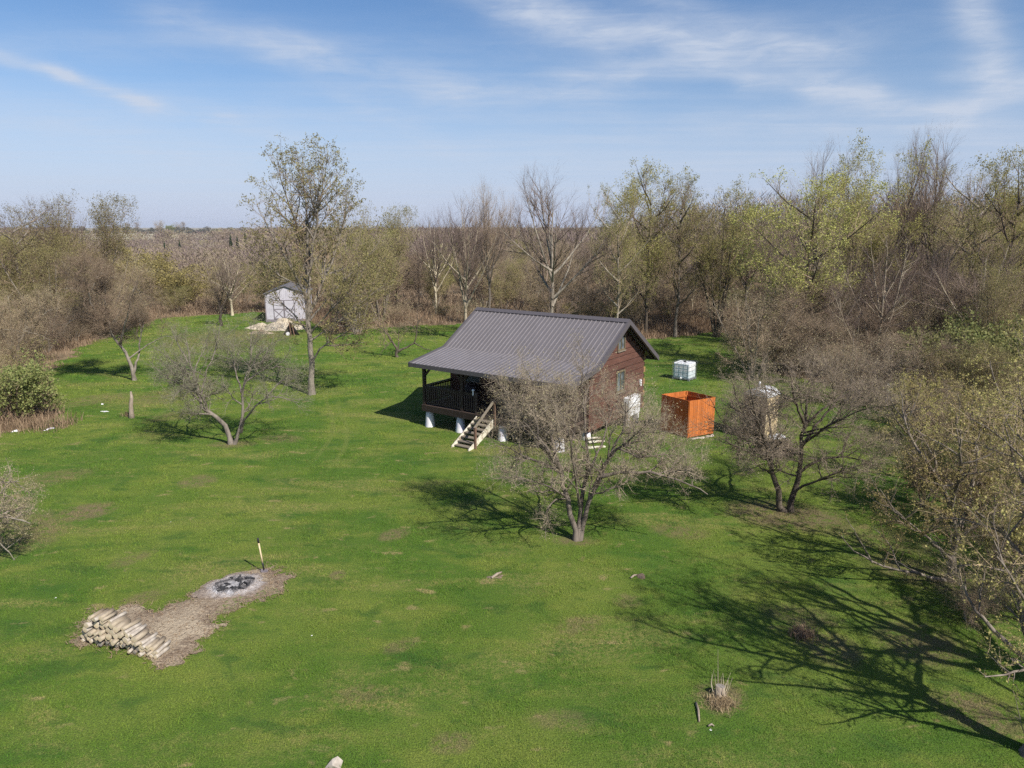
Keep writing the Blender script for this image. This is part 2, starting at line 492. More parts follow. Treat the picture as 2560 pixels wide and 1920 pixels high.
def blades(n, x, y, h, w, lean, zoff=0.0, bend=.4):
    a = RNG.uniform(0, 2 * np.pi, n)
    lx, ly = RNG.normal(0, lean, (2, n)) * h
    g = gz(x, y) + zoff
    c, s = np.cos(a) * w / 2, np.sin(a) * w / 2
    m = .55
    P0 = np.stack([x - c, y - s, g], -1); P1 = np.stack([x + c, y + s, g], -1)
    P2 = np.stack([x - c * .7 + lx * m * bend, y - s * .7 + ly * m * bend, g + h * m], -1)
    P3 = np.stack([x + c * .7 + lx * m * bend, y + s * .7 + ly * m * bend, g + h * m], -1)
    P4 = np.stack([x + lx, y + ly, g + h * (1 - np.minimum(.75, np.hypot(lx, ly) / h * .45))], -1)
    V = np.stack([P0, P1, P2, P3, P4], 1).reshape(-1, 3)
    b = np.arange(n)[:, None] * 5
    return V, b + np.array([[0, 1, 3, 2]]), b + np.array([[2, 3, 4]])

def dry_grass():
    n = 420000
    x = np.r_[RNG.uniform(-48, 48, n), RNG.uniform(7, 25, 30000)]; y = np.r_[RNG.uniform(24, 92, n), RNG.uniform(60, 78, 30000)]
    k = in_view(x, y, .12); x, y = x[k], y[k]
    sd = lawn_sd(x, y)
    d = -sd
    clump = .5 + .5 * np.sin(x * .55 + 2 * np.sin(y * .21)) * np.sin(y * .47 + x * .13)
    right = sstep(8, 14, x) * (1 - sstep(24, 32, x))
    dens = np.exp(-np.maximum(d, 0) / (5 + 8 * right)) * (.35 + .65 * clump)
    dens = np.maximum(dens, 1.2 * np.exp(-((x - 16) / 6.5) ** 2 - ((y - 68) / 6) ** 2))
    k = (d > -.25) & (RNG.random(len(x)) < dens); x, y, d, clump = x[k], y[k], d[k], clump[k]
    h = RNG.uniform(.35, 1.15, len(x)) * (.35 + .85 * sstep(-.2, 2.2, d)) * (.6 + .6 * clump)
    h = h * (1 + .7 * np.exp(-((x - 16) / 6.5) ** 2 - ((y - 68) / 6) ** 2))
    V, q, t = blades(len(x), x, y, h, RNG.uniform(.018, .05, len(x)), .35)
    return np_mesh('dry_grass', V, q, t, [M['reed']])
tag(link('dry_grass', dry_grass()), 'tall dry tan grass along the edge of the woods', 'dry grass', None, 'stuff')
def straw():
    n = 9000
    lo, hi = DIRT.min(0) - .5, DIRT.max(0) + .5
    x = RNG.uniform(lo[0], hi[0], n); y = RNG.uniform(lo[1], hi[1], n)
    sd = dirt_sd(x, y); k = (sd > -.18) & (RNG.random(n) < np.exp(-np.abs(sd - .05) / .28) + .18)
    x, y = x[k], y[k]; n = len(x)
    a = RNG.uniform(0, 6.283, n); L = RNG.uniform(.05, .16, n); g = gz(x, y) + .06
    dx, dy = np.cos(a) * L, np.sin(a) * L; w = RNG.uniform(.004, .010, n); ox, oy = -np.sin(a) * w, np.cos(a) * w
    z1 = g + RNG.uniform(-.01, .06, n)
    V = np.stack([np.stack([x + ox, y + oy, g], -1), np.stack([x - ox, y - oy, g], -1), np.stack([x + dx, y + dy, z1], -1)], 1).reshape(-1, 3)
    return np_mesh('straw', V, None, np.arange(n * 3).reshape(-1, 3), [M['reed']])
tag(link('straw', straw()), 'dead straw and chips scattered over the bare earth', 'straw', None, 'stuff')
# ------------------------------------------------------------------ tree growing
def unit(a): return a / np.maximum(np.linalg.norm(a, axis=-1, keepdims=True), 1e-9)

def tubes(P, Rr, m):
    N, K, _ = P.shape
    T = np.empty_like(P)
    T[:, 1:-1] = P[:, 2:] - P[:, :-2]; T[:, 0] = P[:, 1] - P[:, 0]; T[:, -1] = P[:, -1] - P[:, -2]
    T = unit(T)
    D = unit(P[:, -1] - P[:, 0])
    ref = np.where(np.abs(D[:, 2:3]) > .8, np.array([[1., .2, 0]]), np.array([[0, .2, 1.]]))[:, None, :]
    a = unit(np.cross(T, np.broadcast_to(ref, T.shape))); b = np.cross(T, a)
    th = np.arange(m) * 2 * np.pi / m
    V = P[:, :, None] + Rr[:, :, None, None] * (a[:, :, None] * np.cos(th)[None, None, :, None] + b[:, :, None] * np.sin(th)[None, None, :, None])
    i = np.arange(N)[:, None, None] * (K * m); k = np.arange(K - 1)[None, :, None] * m; j = np.arange(m)[None, None, :]; j2 = (j + 1) % m
    q = np.stack([i + k + j, i + k + j2, i + k + m + j2, i + k + m + j], -1).reshape(-1, 4)
    return V.reshape(-1, 3), q

def resample(pts, K, rng=None, wob=0.0):
    pts = np.asarray(pts, float)
    s = np.r_[0, np.cumsum(np.linalg.norm(np.diff(pts, axis=0), axis=1))]
    u = np.linspace(0, s[-1], K * 4)
    Q = np.stack([np.interp(u, s, pts[:, c]) for c in range(3)], -1)
    ker = np.ones(5) / 5
    Qp = np.pad(Q, ((2, 2), (0, 0)), mode='edge')
    Qs = np.stack([np.convolve(Qp[:, c], ker, 'valid') for c in range(3)], -1)
    Qs[0], Qs[-1] = Q[0], Q[-1]
    Q = Qs[np.linspace(0, len(Qs) - 1, K).round().astype(int)]
    if wob and rng is not None:
        w = rng.normal(0, wob, Q.shape); w[0] = 0
        Q = Q + w
    return Q

def spawn(rng, P, Rr, L, env):
    N, K, _ = P.shape
    ln = np.linalg.norm(np.diff(P, axis=1), axis=2).sum(1)
    n = np.maximum(rng.poisson(ln * L['dens']), L.get('min', 1))
    idx = np.repeat(np.arange(N), n); Mn = len(idx)
    t = L.get('t0', .2) + (1 - L.get('t0', .2)) * rng.random(Mn) ** L.get('tp', .8)
    f = np.clip(t, 0, .999) * (K - 1); k = np.minimum(f.astype(int), K - 2); a = (f - k)[:, None]
    pos = P[idx, k] * (1 - a) + P[idx, k + 1] * a
    T = unit(P[idx, k + 1] - P[idx, k])
    rp = Rr[idx, k] * (1 - a[:, 0]) + Rr[idx, k + 1] * a[:, 0]
    ang = np.radians(np.clip(rng.normal(L['ang'], L.get('av', 15), Mn), 8, 115))[:, None]
    perp = unit(np.cross(T, rng.normal(size=(Mn, 3))))
    d = np.cos(ang) * T + np.sin(ang) * perp
    d[:, 2] += L.get('up', 0.0); d = unit(d)
    lo, hi = L['len']
    length = rng.uniform(lo, hi, Mn) * (1 - L.get('taper', .35) * t)
    length = np.minimum(length, ln[idx] * L.get('maxr', 1.2))
    Kc = L.get('K', 4)
    Q = np.empty((Mn, Kc, 3)); Q[:, 0] = pos
    for j in range(1, Kc):
        d = d + rng.normal(0, L.get('gn', .2), (Mn, 3)); d[:, 2] += L.get('trop', 0.0)
        d = unit(d)
        Q[:, j] = Q[:, j - 1] + d * (length / (Kc - 1))[:, None]
    if env is not None:
        c, r = env
        for _ in range(3):
            e = (((Q[:, -1] - c) / r) ** 2).sum(1)
            out = e > rng.uniform(.75, 1.25, Mn)
            Q[out] = Q[out, :1] + (Q[out] - Q[out, :1]) * .55
    Q[:, :, 2] = np.maximum(Q[:, :, 2], .08)
    r0 = np.minimum(rp * .7, L['r'])
    s = np.linspace(0, 1, Kc)[None]
    return Q, r0[:, None] * (1 - .7 * s)

def grow(seed, stems, levels, env=None, leaf=None, K0=12, thick=1, wob=.03):
    """stems: [(points, r0, r1)] -> vertices/faces of the trunk and of the crown"""
    rng = np.random.default_rng(seed)
    P = np.stack([resample(p, K0, rng, wob * (r0 / .1)) for p, r0, r1 in stems])
    Rr = np.stack([np.interp(np.linspace(0, 1, K0), [0, .08, 1], [r0 * 1.3, r0 * .9, r1 * .7]) for p, r0, r1 in stems])
    trunk = [tubes(P, Rr, 9)]
    crown = []
    cur = (P, Rr); last = []
    for i, L in enumerate(levels):
        cur = spawn(rng, cur[0], cur[1], L, env)
        g = tubes(cur[0], cur[1], L.get('m', 3 if i >= 2 else 5))
        (trunk if i < thick else crown).append(g)
        if i >= len(levels) - 2: last.append(cur)
    def cat(gs):
        Vs, Qs, b = [], [], 0
        for v, q in gs: Vs.append(v); Qs.append(q + b); b += len(v)
        return np.concatenate(Vs), np.concatenate(Qs)
    tv, tq = cat(trunk); cv, cq = cat(crown)
    lv = lq = None
    if leaf:
        n, s0, s1 = leaf['n'], *leaf['size']
        pool = last[-1] if leaf.get('tips', True) else last[0]
        i = rng.integers(0, len(pool[0]), n)
        Kc = pool[0].shape[1]
        f = (rng.random(n) ** .6) * (Kc - 1) * .999; k = f.astype(int); a = (f - k)[:, None]
        p = pool[0][i, k] * (1 - a) + pool[0][i, k + 1] * a
        if leaf.get('clip'):                      # no leaf below/above a height share
            pass
        p = p + rng.normal(0, leaf.get('jit', .02), (n, 3))
        A = unit(rng.normal(size=(n, 3)) + np.array([0, 0, leaf.get('upw', .3)])); B = unit(np.cross(A, rng.normal(size=(n, 3))))
        s = rng.uniform(s0, s1, n)[:, None]; w = leaf.get('w', .35)
        lv = np.stack([p, p + A * s * .5 + B * s * w, p + A * s, p + A * s * .5 - B * s * w], 1).reshape(-1, 3)
        lq = np.arange(n * 4).reshape(-1, 4)
    return (tv, tq), (cv, cq), (lv, lq)

def tree_objects(name, root, geo, mats):
    (tv, tq), (cv, cq), (lv, lq) = geo
    link('trunk', np_mesh(name + '_trunk', tv, tq, None, [mats[0]], smooth=True), root)
    mi = np.zeros(len(cq), np.int32)
    if lv is not None:
        cq = np.concatenate([cq, lq + len(cv)]); cv = np.concatenate([cv, lv]); mi = np.r_[mi, np.ones(len(lq), np.int32)]
    link('crown', np_mesh(name + '_crown', cv, cq, None, list(mats[1:]), mi), root)

def dup(root, loc, rotz, scale, label, group):
    r = root.copy(); COL.objects.link(r)
    r.location = loc; r.rotation_euler = (0, 0, rotz); r.scale = scale
    r['label'] = label
    if group: r['group'] = group
    elif 'group' in r.keys(): del r['group']
    for ch in root.children:
        c = ch.copy(); COL.objects.link(c); c.parent = r
    return r

# level presets -------------------------------------------------
def apple_levels(k=1.0, d=1.0):
    return [dict(dens=1.9 * d, len=(1.0 * k, 2.1 * k), ang=52, av=18, gn=.22, up=.10, trop=.03, K=6, r=.035, t0=.25, m=5),
            dict(dens=6.2 * d, len=(.5 * k, 1.1 * k), ang=58, av=22, gn=.28, up=.12, trop=.05, K=5, r=.014, t0=.10, m=4),
            dict(dens=11. * d, len=(.22 * k, .60 * k), ang=55, av=24, gn=.30, up=.10, trop=.06, K=4, r=.0085, t0=.08, m=3),
            dict(dens=10. * d, len=(.07 * k, .20 * k), ang=62, av=22, gn=.2, K=2, r=.0062, t0=.08, m=3)]

def hero(name, label, cat, base, stems, env, levels, leaf, mats, seed, group=None, thick=1, wob=.03, shift=0):
    b = gp(base[0] + shift, base[1]); by = b[1]
    g0 = float(gz(b[0], b[1]))
    dep = by * CP + CAM_H * SP
    ppm = F_PX / dep
    root = thing(name, label, cat, (b[0], b[1], g0 - .03), 0, group)
    def loc(p):
        q = at(p[0] + shift, p[1], by + (p[2] if len(p) > 2 else 0.0))
        return q - np.array([b[0], b[1], 0])
    st = [([loc(p) for p in pts], r0, r1) for pts, r0, r1 in stems]
    e = None
    if env:
        c = loc(env[0]); e = (c, np.array([env[1] / ppm, env[2], env[3] / ppm / .95]))
    geo = grow(seed, st, levels, e, leaf, wob=wob)
    tree_objects(name, root, geo, mats)
    return root

# the apple tree in front of the cabin
hero('apple_tree', 'wide many-stemmed apple tree standing in front of the cabin gable', 'tree', (1440, 1350),
     [([(1440, 1352), (1436, 1318), (1417, 1240), (1402, 1176), (1388, 1125), (1370, 1060, .3), (1360, 1000, .4), (1352, 950, .5)], .10, .02),
      ([(1444, 1352), (1450, 1310), (1455, 1230, .2), (1464, 1194, .3), (1468, 1120, .4), (1462, 1030, .6), (1465, 960, .7)], .09, .02),
      ([(1448, 1350), (1462, 1290), (1484, 1220, -.1), (1504, 1186, -.2), (1530, 1130, -.2), (1560, 1060, -.3), (1570, 1000, -.4)], .09, .02),
      ([(1504, 1186, -.2), (1560, 1176, -.4), (1630, 1176, -.7), (1690, 1190, -.9), (1740, 1212, -1.0), (1768, 1232, -1.1)], .06, .02),
      ([(1484, 1220, -.1), (1512, 1150, .5), (1545, 1115, .9), (1590, 1098, 1.3), (1625, 1075, 1.6)], .06, .02),
      ([(1402, 1176), (1362, 1155, .2), (1318, 1140, .4), (1275, 1115, .6), (1240, 1100, .7)], .05, .012), ([(1395, 1150), (1350, 1090, .3), (1300, 1020, .5), (1265, 960, .6)], .045, .01), ([(1545, 1115, .9), (1600, 1140, .4), (1660, 1130, .2), (1720, 1140, .1)], .04, .01), ([(1530, 1130, -.2), (1580, 1090, -.8), (1630, 1040, -1.2)], .04, .01), ([(1417, 1240), (1370, 1210, -.9), (1310, 1190, -1.5), (1270, 1200, -1.9)], .04, .01),
      ([(1402, 1176), (1380, 1140, -.8), (1340, 1090, -1.6), (1310, 1050, -2.2)], .055, .018),
      ([(1464, 1194, .3), (1500, 1120, 1.2), (1520, 1050, 1.9), (1540, 1000, 2.4)], .05, .015),
      ([(1417, 1240), (1385, 1245, -.3), (1365, 1275, -.5), (1360, 1310, -.6)], .035, .01),
      ([(1370, 1060, .3), (1350, 1000, .5), (1330, 950, .6)], .04, .01), ([(1462, 1030, .6), (1455, 970, .7), (1450, 910, .8)], .035, .008), ([(1402, 1176), (1350, 1110, 1.0), (1290, 1050, 1.6), (1265, 1010, 1.9)], .05, .012),
      ([(1450, 1260, 0), (1440, 1200, -.8), (1430, 1120, -1.5), (1420, 1060, -2.)], .05, .015)],
     ((1470, 1080, 0.1), 330, 3.8, 270),
     apple_levels(1.0, 1.26), dict(n=14000, size=(.022, .05), jit=.03), (M['bark_apple'], M['twig_apple'], M['leaf_bud']), 21)

# apple tree at the left
hero('apple_tree', 'sparse grey apple tree forked in a wide V left of the cabin', 'tree', (580, 1112),
     [([(578, 1114), (574, 1085), (560, 1060), (540, 1040), (510, 1030), (502, 1000), (500, 975), (485, 930), (470, 895), (465, 850)], .12, .02),
      ([(586, 1112), (590, 1092), (602, 1072), (604, 1030), (604, 980), (616, 950), (628, 900), (630, 870), (625, 830)], .08, .018),
      ([(602, 1078), (610, 1048, -.3), (630, 1020, -.6), (665, 992, -.8), (700, 990, -.9), (745, 1005, -1.)], .06, .015),
      ([(500, 985), (512, 950, .3), (515, 925, .4), (530, 898, .6)], .06, .02),
      ([(502, 1000), (480, 960, -.5), (455, 920, -1.), (430, 900, -1.4)], .05, .015),
      ([(604, 980), (590, 930, .8), (580, 890, 1.4), (570, 860, 1.8)], .045, .015),
      ([(616, 950), (660, 920, .5), (700, 915, 1.), (740, 925, 1.3)], .045, .015),
      ([(485, 930), (500, 890, 1.), (520, 860, 1.6)], .04, .012), ([(530, 898, .6), (545, 850, .8), (550, 810, .9)], .035, .01), ([(470, 905), (440, 850, .3), (425, 810, .5)], .035, .01), ([(500, 985), (450, 960, .4), (400, 930, .7), (372, 900, .8)], .04, .01), ([(485, 930), (430, 900, .9), (385, 865, 1.4)], .035, .01), ([(604, 980), (640, 890, -.6), (690, 850, -.9), (730, 840, -1.)], .035, .01), ([(665, 992, -.8), (700, 950, -.2), (745, 940, .2)], .03, .01)],
     ((585, 925, 0.1), 250, 3.4, 165), [dict(l, r=l['r'] * 1.15) for l in apple_levels(1.08, 1.16)], dict(n=11000, size=(.022, .05), jit=.03), (M['bark_grey'], M['twig_lichen'], M['leaf_lichen']), 22)

# twin-stemmed tree right
hero('apple_tree', 'dense twiggy tree on two dark stems right of the orange board stall', 'tree', (1968, 1278),
     [([(1962, 1280), (1950, 1240), (1936, 1200), (1928, 1150), (1915, 1110), (1895, 1085), (1870, 1060), (1850, 1000)], .12, .02),
      ([(1976, 1280), (1990, 1220), (1996, 1160), (2004, 1110), (2012, 1060), (2020, 1000), (2030, 920)], .115, .02),
      ([(1992, 1180), (2030, 1155, -.2), (2070, 1138, -.4), (2120, 1136, -.6), (2170, 1150, -.8)], .06, .02),
      ([(1985, 1230), (2010, 1210, -.4), (2050, 1195, -.8), (2110, 1170, -1.2), (2180, 1150, -1.5)], .05, .015),
      ([(1928, 1150), (1930, 1090, .8), (1920, 1020, 1.3), (1910, 950, 1.7)], .06, .015),
      ([(2004, 1110), (2050, 1050, .6), (2100, 990, 1.), (2140, 930, 1.4)], .06, .015),
      ([(1915, 1110), (1870, 1050, -.8), (1840, 990, -1.3), (1830, 950, -1.6)], .05, .015),
      ([(2012, 1060), (1985, 990, -1.), (1975, 930, -1.6)], .05, .015),
      ([(2012, 1060), (2080, 1000, .2), (2160, 960, .4), (2230, 930, .6)], .045, .012), ([(1928, 1150), (1880, 1130, -.9), (1820, 1100, -1.5), (1780, 1080, -1.9)], .045, .012), ([(1928, 1150), (1900, 1060, -1.4), (1880, 990, -1.9), (1865, 920, -2.2)], .05, .012), ([(1915, 1110), (1850, 1090, -.3), (1800, 1040, -.4), (1775, 990, -.5)], .045, .012), ([(2004, 1110), (2070, 1060, -1.2), (2150, 1020, -1.8), (2220, 1010, -2.2)], .05, .015)],
     ((2035, 1030, .3), 330, 4, 270), apple_levels(1.1, 1.26), dict(n=12000, size=(.022, .05), jit=.03), (M['bark_dark'], M['twig_apple'], M['leaf_bud']), 23)

# leaning tree far left
hero('leaning_tree', 'tall twiggy tree on a pale trunk leaning to the left at the lawn edge', 'tree', (337, 952),
     [([(337, 954), (332, 925), (322, 895), (300, 860), (272, 825), (245, 800), (215, 780)], .13, .04),
      ([(334, 930), (345, 890, .4), (352, 850, .7), (360, 800, 1.)], .08, .02),
      ([(272, 825), (265, 780, .6), (262, 730, 1.), (265, 690, 1.3)], .09, .02),
      ([(245, 800), (225, 750, -.6), (215, 710, -1.), (210, 670, -1.4)], .08, .02),
      ([(300, 860), (315, 800, -.8), (330, 740, -1.3), (345, 700, -1.6)], .08, .02),
      ([(245, 800), (205, 790, -.3), (175, 800, -.6), (160, 820, -.8)], .05, .015),
      ([(322, 895), (370, 860, .6), (410, 840, 1.), (440, 840, 1.3)], .05, .015)],
     ((300, 740, 0), 215, 4.6, 150), [dict(l, dens=l['dens'] * (1.5 if i == 0 else 1.4), r=l['r'] * 1.25, len=(l['len'][0] * 1.2, l['len'][1] * 1.2), t0=(.5 if i == 0 else l['t0'])) for i, l in enumerate(apple_levels(1.1))],
     dict(n=9000, size=(.03, .06), jit=.03), (M['bark_grey'], M['twig_brown'], M['leaf_bud']), 24)

# low dark tree left of the cabin roof
hero('apple_tree', 'low open crooked tree with a dark curved limb beyond the cabin roof', 'tree', (994, 892),
     [([(994, 893), (990, 868), (978, 850), (965, 825), (945, 812)], .12, .03),
      ([(994, 880), (996, 850, .3), (996, 825, .5)], .06, .02),
      ([(996, 875), (1015, 866), (1036, 854), (1042, 835), (1040, 815), (1048, 797), (1060, 785)], .08, .02),
      ([(1036, 854), (1060, 868, -.4), (1085, 876, -.8)], .05, .012),
      ([(978, 850), (960, 870, -.6), (948, 885, -1.)], .04, .01)],
     ((1000, 795, 0), 130, 3., 75), apple_levels(1.1, .72), dict(n=1800, size=(.03, .05), jit=.03), (M['bark_dark'], M['twig_brown'], M['leaf_bud']), 25)

# small dark tree beyond
hero('small_tree', 'small dark-trunked tree with a bushy crown on the far lawn left of the shed', 'tree', (551, 816),
     [([(551, 818), (550, 795), (551, 770), (546, 745), (535, 720, -.5)], .17, .04), ([(551, 775), (565, 745, .5), (580, 715, .8)], .09, .03), ([(550, 760), (560, 720, -.8), (550, 690, -1.2)], .08, .03)],
     ((560, 700, 0), 75, 3., 62), apple_levels(1.2, .75), dict(n=1500, size=(.04, .08), jit=.05), (M['bark_dark'], M['twig_purple'], M['leaf_bud']), 26)

# edge tree far left
hero('leaning_tree', 'twiggy grey tree on a forked trunk at the left edge behind the green bush', 'tree', (44, 930),
     [([(44, 932), (42, 900), (50, 860), (62, 820), (70, 780)], .14, .04), ([(42, 910), (25, 870, -.3), (5, 830, -.6), (-20, 800, -.8)], .10, .03),
      ([(62, 820), (100, 790, .4), (130, 770, .8)], .06, .02), ([(50, 860), (30, 800, .7), (20, 740, 1.)], .07, .02)],
     ((50, 770, 0), 130, 3.6, 100), [dict(l, dens=l['dens'] * 1.3, r=l['r'] * 1.2) for l in apple_levels(1.2)], dict(n=7000, size=(.03, .06), jit=.03), (M['bark_grey'], M['twig_brown'], M['leaf_bud']), 27)

# branches at the left edge of the photo
hero('apple_tree', 'apple tree reaching in with drooping pale branch tips at the left edge', 'tree', (-120, 1420),
     [([(-120, 1422), (-115, 1370), (-100, 1300), (-90, 1230)], .14, .04), ([(-112, 1350), (-60, 1300, -.2), (-10, 1285, -.3), (45, 1290, -.4), (75, 1300, -.5)], .06, .015),
      ([(-100, 1300), (-50, 1230, .3), (0, 1200, .5), (50, 1195, .7)], .06, .015), ([(-90, 1280), (-40, 1340, .2), (10, 1355, .4), (40, 1400, .5)], .05, .01)],
     ((-80, 1270, 0), 165, 2.5, 130), apple_levels(.95, 1.0), dict(n=6000, size=(.025, .05), jit=.03), (M['bark_grey'], M['twig_apple'], M['leaf_bud']), 28)

# the tall budding tree
tall = [dict(dens=2.6, len=(1.6, 3.2), ang=42, av=14, gn=.10, up=.12, trop=.06, K=6, r=.05, t0=.2, m=5, taper=.55),
        dict(dens=4.2, len=(.7, 1.6), ang=42, av=15, gn=.14, up=.12, trop=.06, K=5, r=.02, t0=.15, m=4),
        dict(dens=5.5, len=(.3, .8), ang=42, av=16, gn=.18, up=.08, trop=.05, K=3, r=.012, t0=.15, m=3),
        dict(dens=5.0, len=(.12, .3), ang=45, av=18, gn=.2, K=2, r=.009, t0=.15, m=3)]
hero('budding_tree', 'tallest slender tree on the lawn with small olive buds, in front of the shed', 'tree', (780, 987),
     [([(780, 989), (779, 940), (777, 880), (774, 800), (772, 720), (772, 650), (768, 560)], .19, .08),
      ([(773, 700), (760, 620, .4), (735, 540, .8), (705, 460, 1.2), (688, 380, 1.4)], .10, .012),
      ([(772, 680), (785, 600, -.4), (800, 500, -.8), (812, 440, -1.), (818, 395, -1.)], .10, .012),
      ([(772, 640), (768, 560, .2), (762, 480, .3), (755, 410, .3)], .09, .012),
      ([(774, 760), (740, 690, -.8), (700, 620, -1.5), (660, 550, -2.), (640, 500, -2.2)], .09, .012),
      ([(774, 780), (815, 690, .8), (845, 610, 1.5), (862, 540, 1.9), (868, 490, 2.)], .09, .012),
      ([(777, 840), (730, 780, .9), (690, 740, 1.6), (670, 700, 2.)], .06, .012),
      ([(777, 830), (830, 770, -.8), (880, 720, -1.3), (910, 680, -1.7)], .06, .012),
      ([(774, 800), (840, 720, .3), (910, 650, .5), (950, 600, .6)], .06, .012), ([(772, 720), (700, 690, .3), (650, 640, .5)], .05, .012), ([(777, 850), (850, 800, .6), (920, 740, .9), (980, 700, 1.)], .05, .012), ([(779, 905), (800, 870, -.2), (835, 845, -.4), (885, 820, -.6), (945, 792, -.8)], .06, .015)],
     ((785, 660, 0), 230, 4.2, 320), [dict(l, dens=l['dens'] * .85) for l in tall], dict(n=26000, size=(.06, .13), jit=.03, w=.24), (M['bark_grey'], M['twig_brown'], M['leaf_olive']), 31)

# pale-barked tree at the right wood edge
hero('bare_tree', 'pale-barked bare tree spreading in a V fan at the right wood edge', 'tree', (2187, 955),
     [([(2187, 958), (2189, 930), (2190, 880), (2202, 800), (2212, 720), (2215, 640), (2215, 590)], .13, .02),
      ([(2190, 905), (2175, 850, .3), (2150, 770, .6), (2120, 700, .9), (2100, 640, 1.)], .07, .012),
      ([(2192, 880), (2225, 800, -.3), (2245, 730, -.6), (2260, 660, -.8), (2270, 600, -.9)], .07, .012),
      ([(2188, 925), (2160, 900, -.2), (2135, 860, -.5), (2105, 790, -.8), (2080, 720, -1.)], .06, .012),
      ([(2190, 920), (2230, 880, .3), (2280, 830, .6), (2320, 790, .9)], .05, .012),
      ([(2189, 945), (2215, 925, -.3), (2255, 895, -.6), (2262, 880, -.7)], .035, .01),
      ([(2202, 800), (2190, 720, .6), (2180, 640, .9), (2178, 590, 1.)], .06, .012)],
     ((2200, 735, 0), 165, 3.5, 170), [dict(l, dens=l['dens'] * 1.0) for l in tall], None, (M['bark_pale'], M['twig_purple']), 32)

# yellow-leaved trees at the right front
yl = [dict(dens=2.6, len=(.8, 2.0), ang=45, av=18, gn=.18, up=.10, trop=.03, K=6, r=.03, t0=.2, m=5),
      dict(dens=5.4, len=(.45, 1.1), ang=48, av=20, gn=.2, up=.08, trop=.03, K=5, r=.012, t0=.12, m=4),
      dict(dens=7.5, len=(.2, .55), ang=48, av=20, gn=.22, K=3, r=.008, t0=.1, m=3),
      dict(dens=6.0, len=(.06, .18), ang=50, av=18, gn=.2, K=2, r=.006, t0=.1, m=3)]
hero('budding_tree', 'yellow-green budding tree with a low limb along the grass in the front right', 'tree', (2376, 1455),
     [([(2374, 1458), (2380, 1400), (2388, 1340), (2375, 1270), (2350, 1200), (2330, 1130)], .12, .03),
      ([(2388, 1345), (2420, 1270, .2), (2440, 1180, .3), (2440, 1090, .4), (2430, 1010, .5)], .08, .02),
      ([(2372, 1452), (2320, 1440, -.2), (2240, 1425, -.4), (2180, 1405, -.5), (2125, 1372, -.6), (2098, 1330, -.7)], .05, .012),
      ([(2180, 1405, -.5), (2150, 1350, -.6), (2115, 1295, -.7)], .025, .008),
      ([(2350, 1200), (2290, 1120, .6), (2260, 1050, .9), (2250, 980, 1.1)], .05, .015),
      ([(2388, 1340), (2470, 1300, -.3), (2540, 1240, -.5), (2600, 1180, -.6)], .06, .015),
      ([(2375, 1270), (2400, 1180, -.8), (2400, 1100, -1.2), (2390, 1030, -1.5)], .06, .015),
      ([(2380, 1400), (2300, 1330, -.6), (2240, 1280, -.9), (2200, 1220, -1.)], .045, .012)],
     ((2400, 1185, 0), 260, 3.2, 270), yl, dict(n=15000, size=(.028, .058), jit=.02), (M['bark_apple'], M['twig_tan'], M['leaf_gold']), 33)

hero('budding_tree', 'large yellow-budded tree at the lower right corner throwing the long limb shadows', 'tree', (2552, 1895),
     [([(2552, 1897), (2572, 1830), (2600, 1740, .1), (2620, 1640, .2), (2650, 1520, .2)], .21, .09),
      ([(2600, 1740, .1), (2545, 1650, .2), (2500, 1620, .3), (2430, 1560, .5), (2400, 1510, .6), (2370, 1450, .9)], .08, .02),
      ([(2560, 1690, .3), (2538, 1600, .6), (2512, 1500, .9), (2500, 1400, 1.2)], .06, .015),
      ([(2620, 1640, .2), (2690, 1560, .4), (2760, 1480, .8), (2830, 1400, 1.)], .09, .02),
      ([(2650, 1520, .2), (2630, 1380, .4), (2590, 1250, .8), (2570, 1130, 1.)], .08, .02),
      ([(2650, 1520, .2), (2700, 1350, -.2), (2740, 1200, -.2), (2760, 1080, 0)], .08, .02),
      ([(2640, 1570, .2), (2590, 1380, .9), (2530, 1200, 1.4), (2480, 1050, 1.7)], .08, .015), ([(2645, 1550, .2), (2600, 1380, -.3), (2560, 1180, -.6), (2540, 980, -.7)], .08, .015),
      ([(2650, 1520, .2), (2720, 1300, .8), (2780, 1120, 1.3), (2820, 950, 1.6)], .08, .015), ([(2650, 1520, .2), (2680, 1250, .2), (2690, 1000, .3), (2690, 860, .3)], .09, .015),
      ([(2640, 1570, .2), (2560, 1430, .6), (2460, 1320, 1.), (2370, 1250, 1.3)], .07, .015),
      ([(2610, 1700, .1), (2560, 1660, -.4), (2480, 1680, -.8), (2425, 1690, -1.)], .045, .012),
      ([(2620, 1640, .2), (2560, 1540, -.5), (2500, 1460, -.9), (2450, 1380, -1.2)], .06, .015),
      ([(2572, 1830), (2640, 1700, -.6), (2720, 1600, -1.), (2800, 1500, -1.3)], .07, .02),
      ([(2552, 1890), (2540, 1800, -.1), (2525, 1720, -.2)], .012, .005), ([(2556, 1890), (2556, 1780, 0), (2557, 1700, .1)], .012, .005),
      ([(2548, 1892), (2520, 1810, .1), (2505, 1740, .2)], .012, .005), ([(2550, 1890), (2545, 1790, .2), (2546, 1690, .3)], .014, .005)],
     ((2680, 1200, .3), 440, 3.6, 470), [dict(l, dens=l['dens'] * 1.0, r=l['r'] * 1.25) for l in yl], dict(n=16000, size=(.025, .055), jit=.02), (M['bark_apple'], M['twig_tan'], M['leaf_gold']), 34, shift=34)
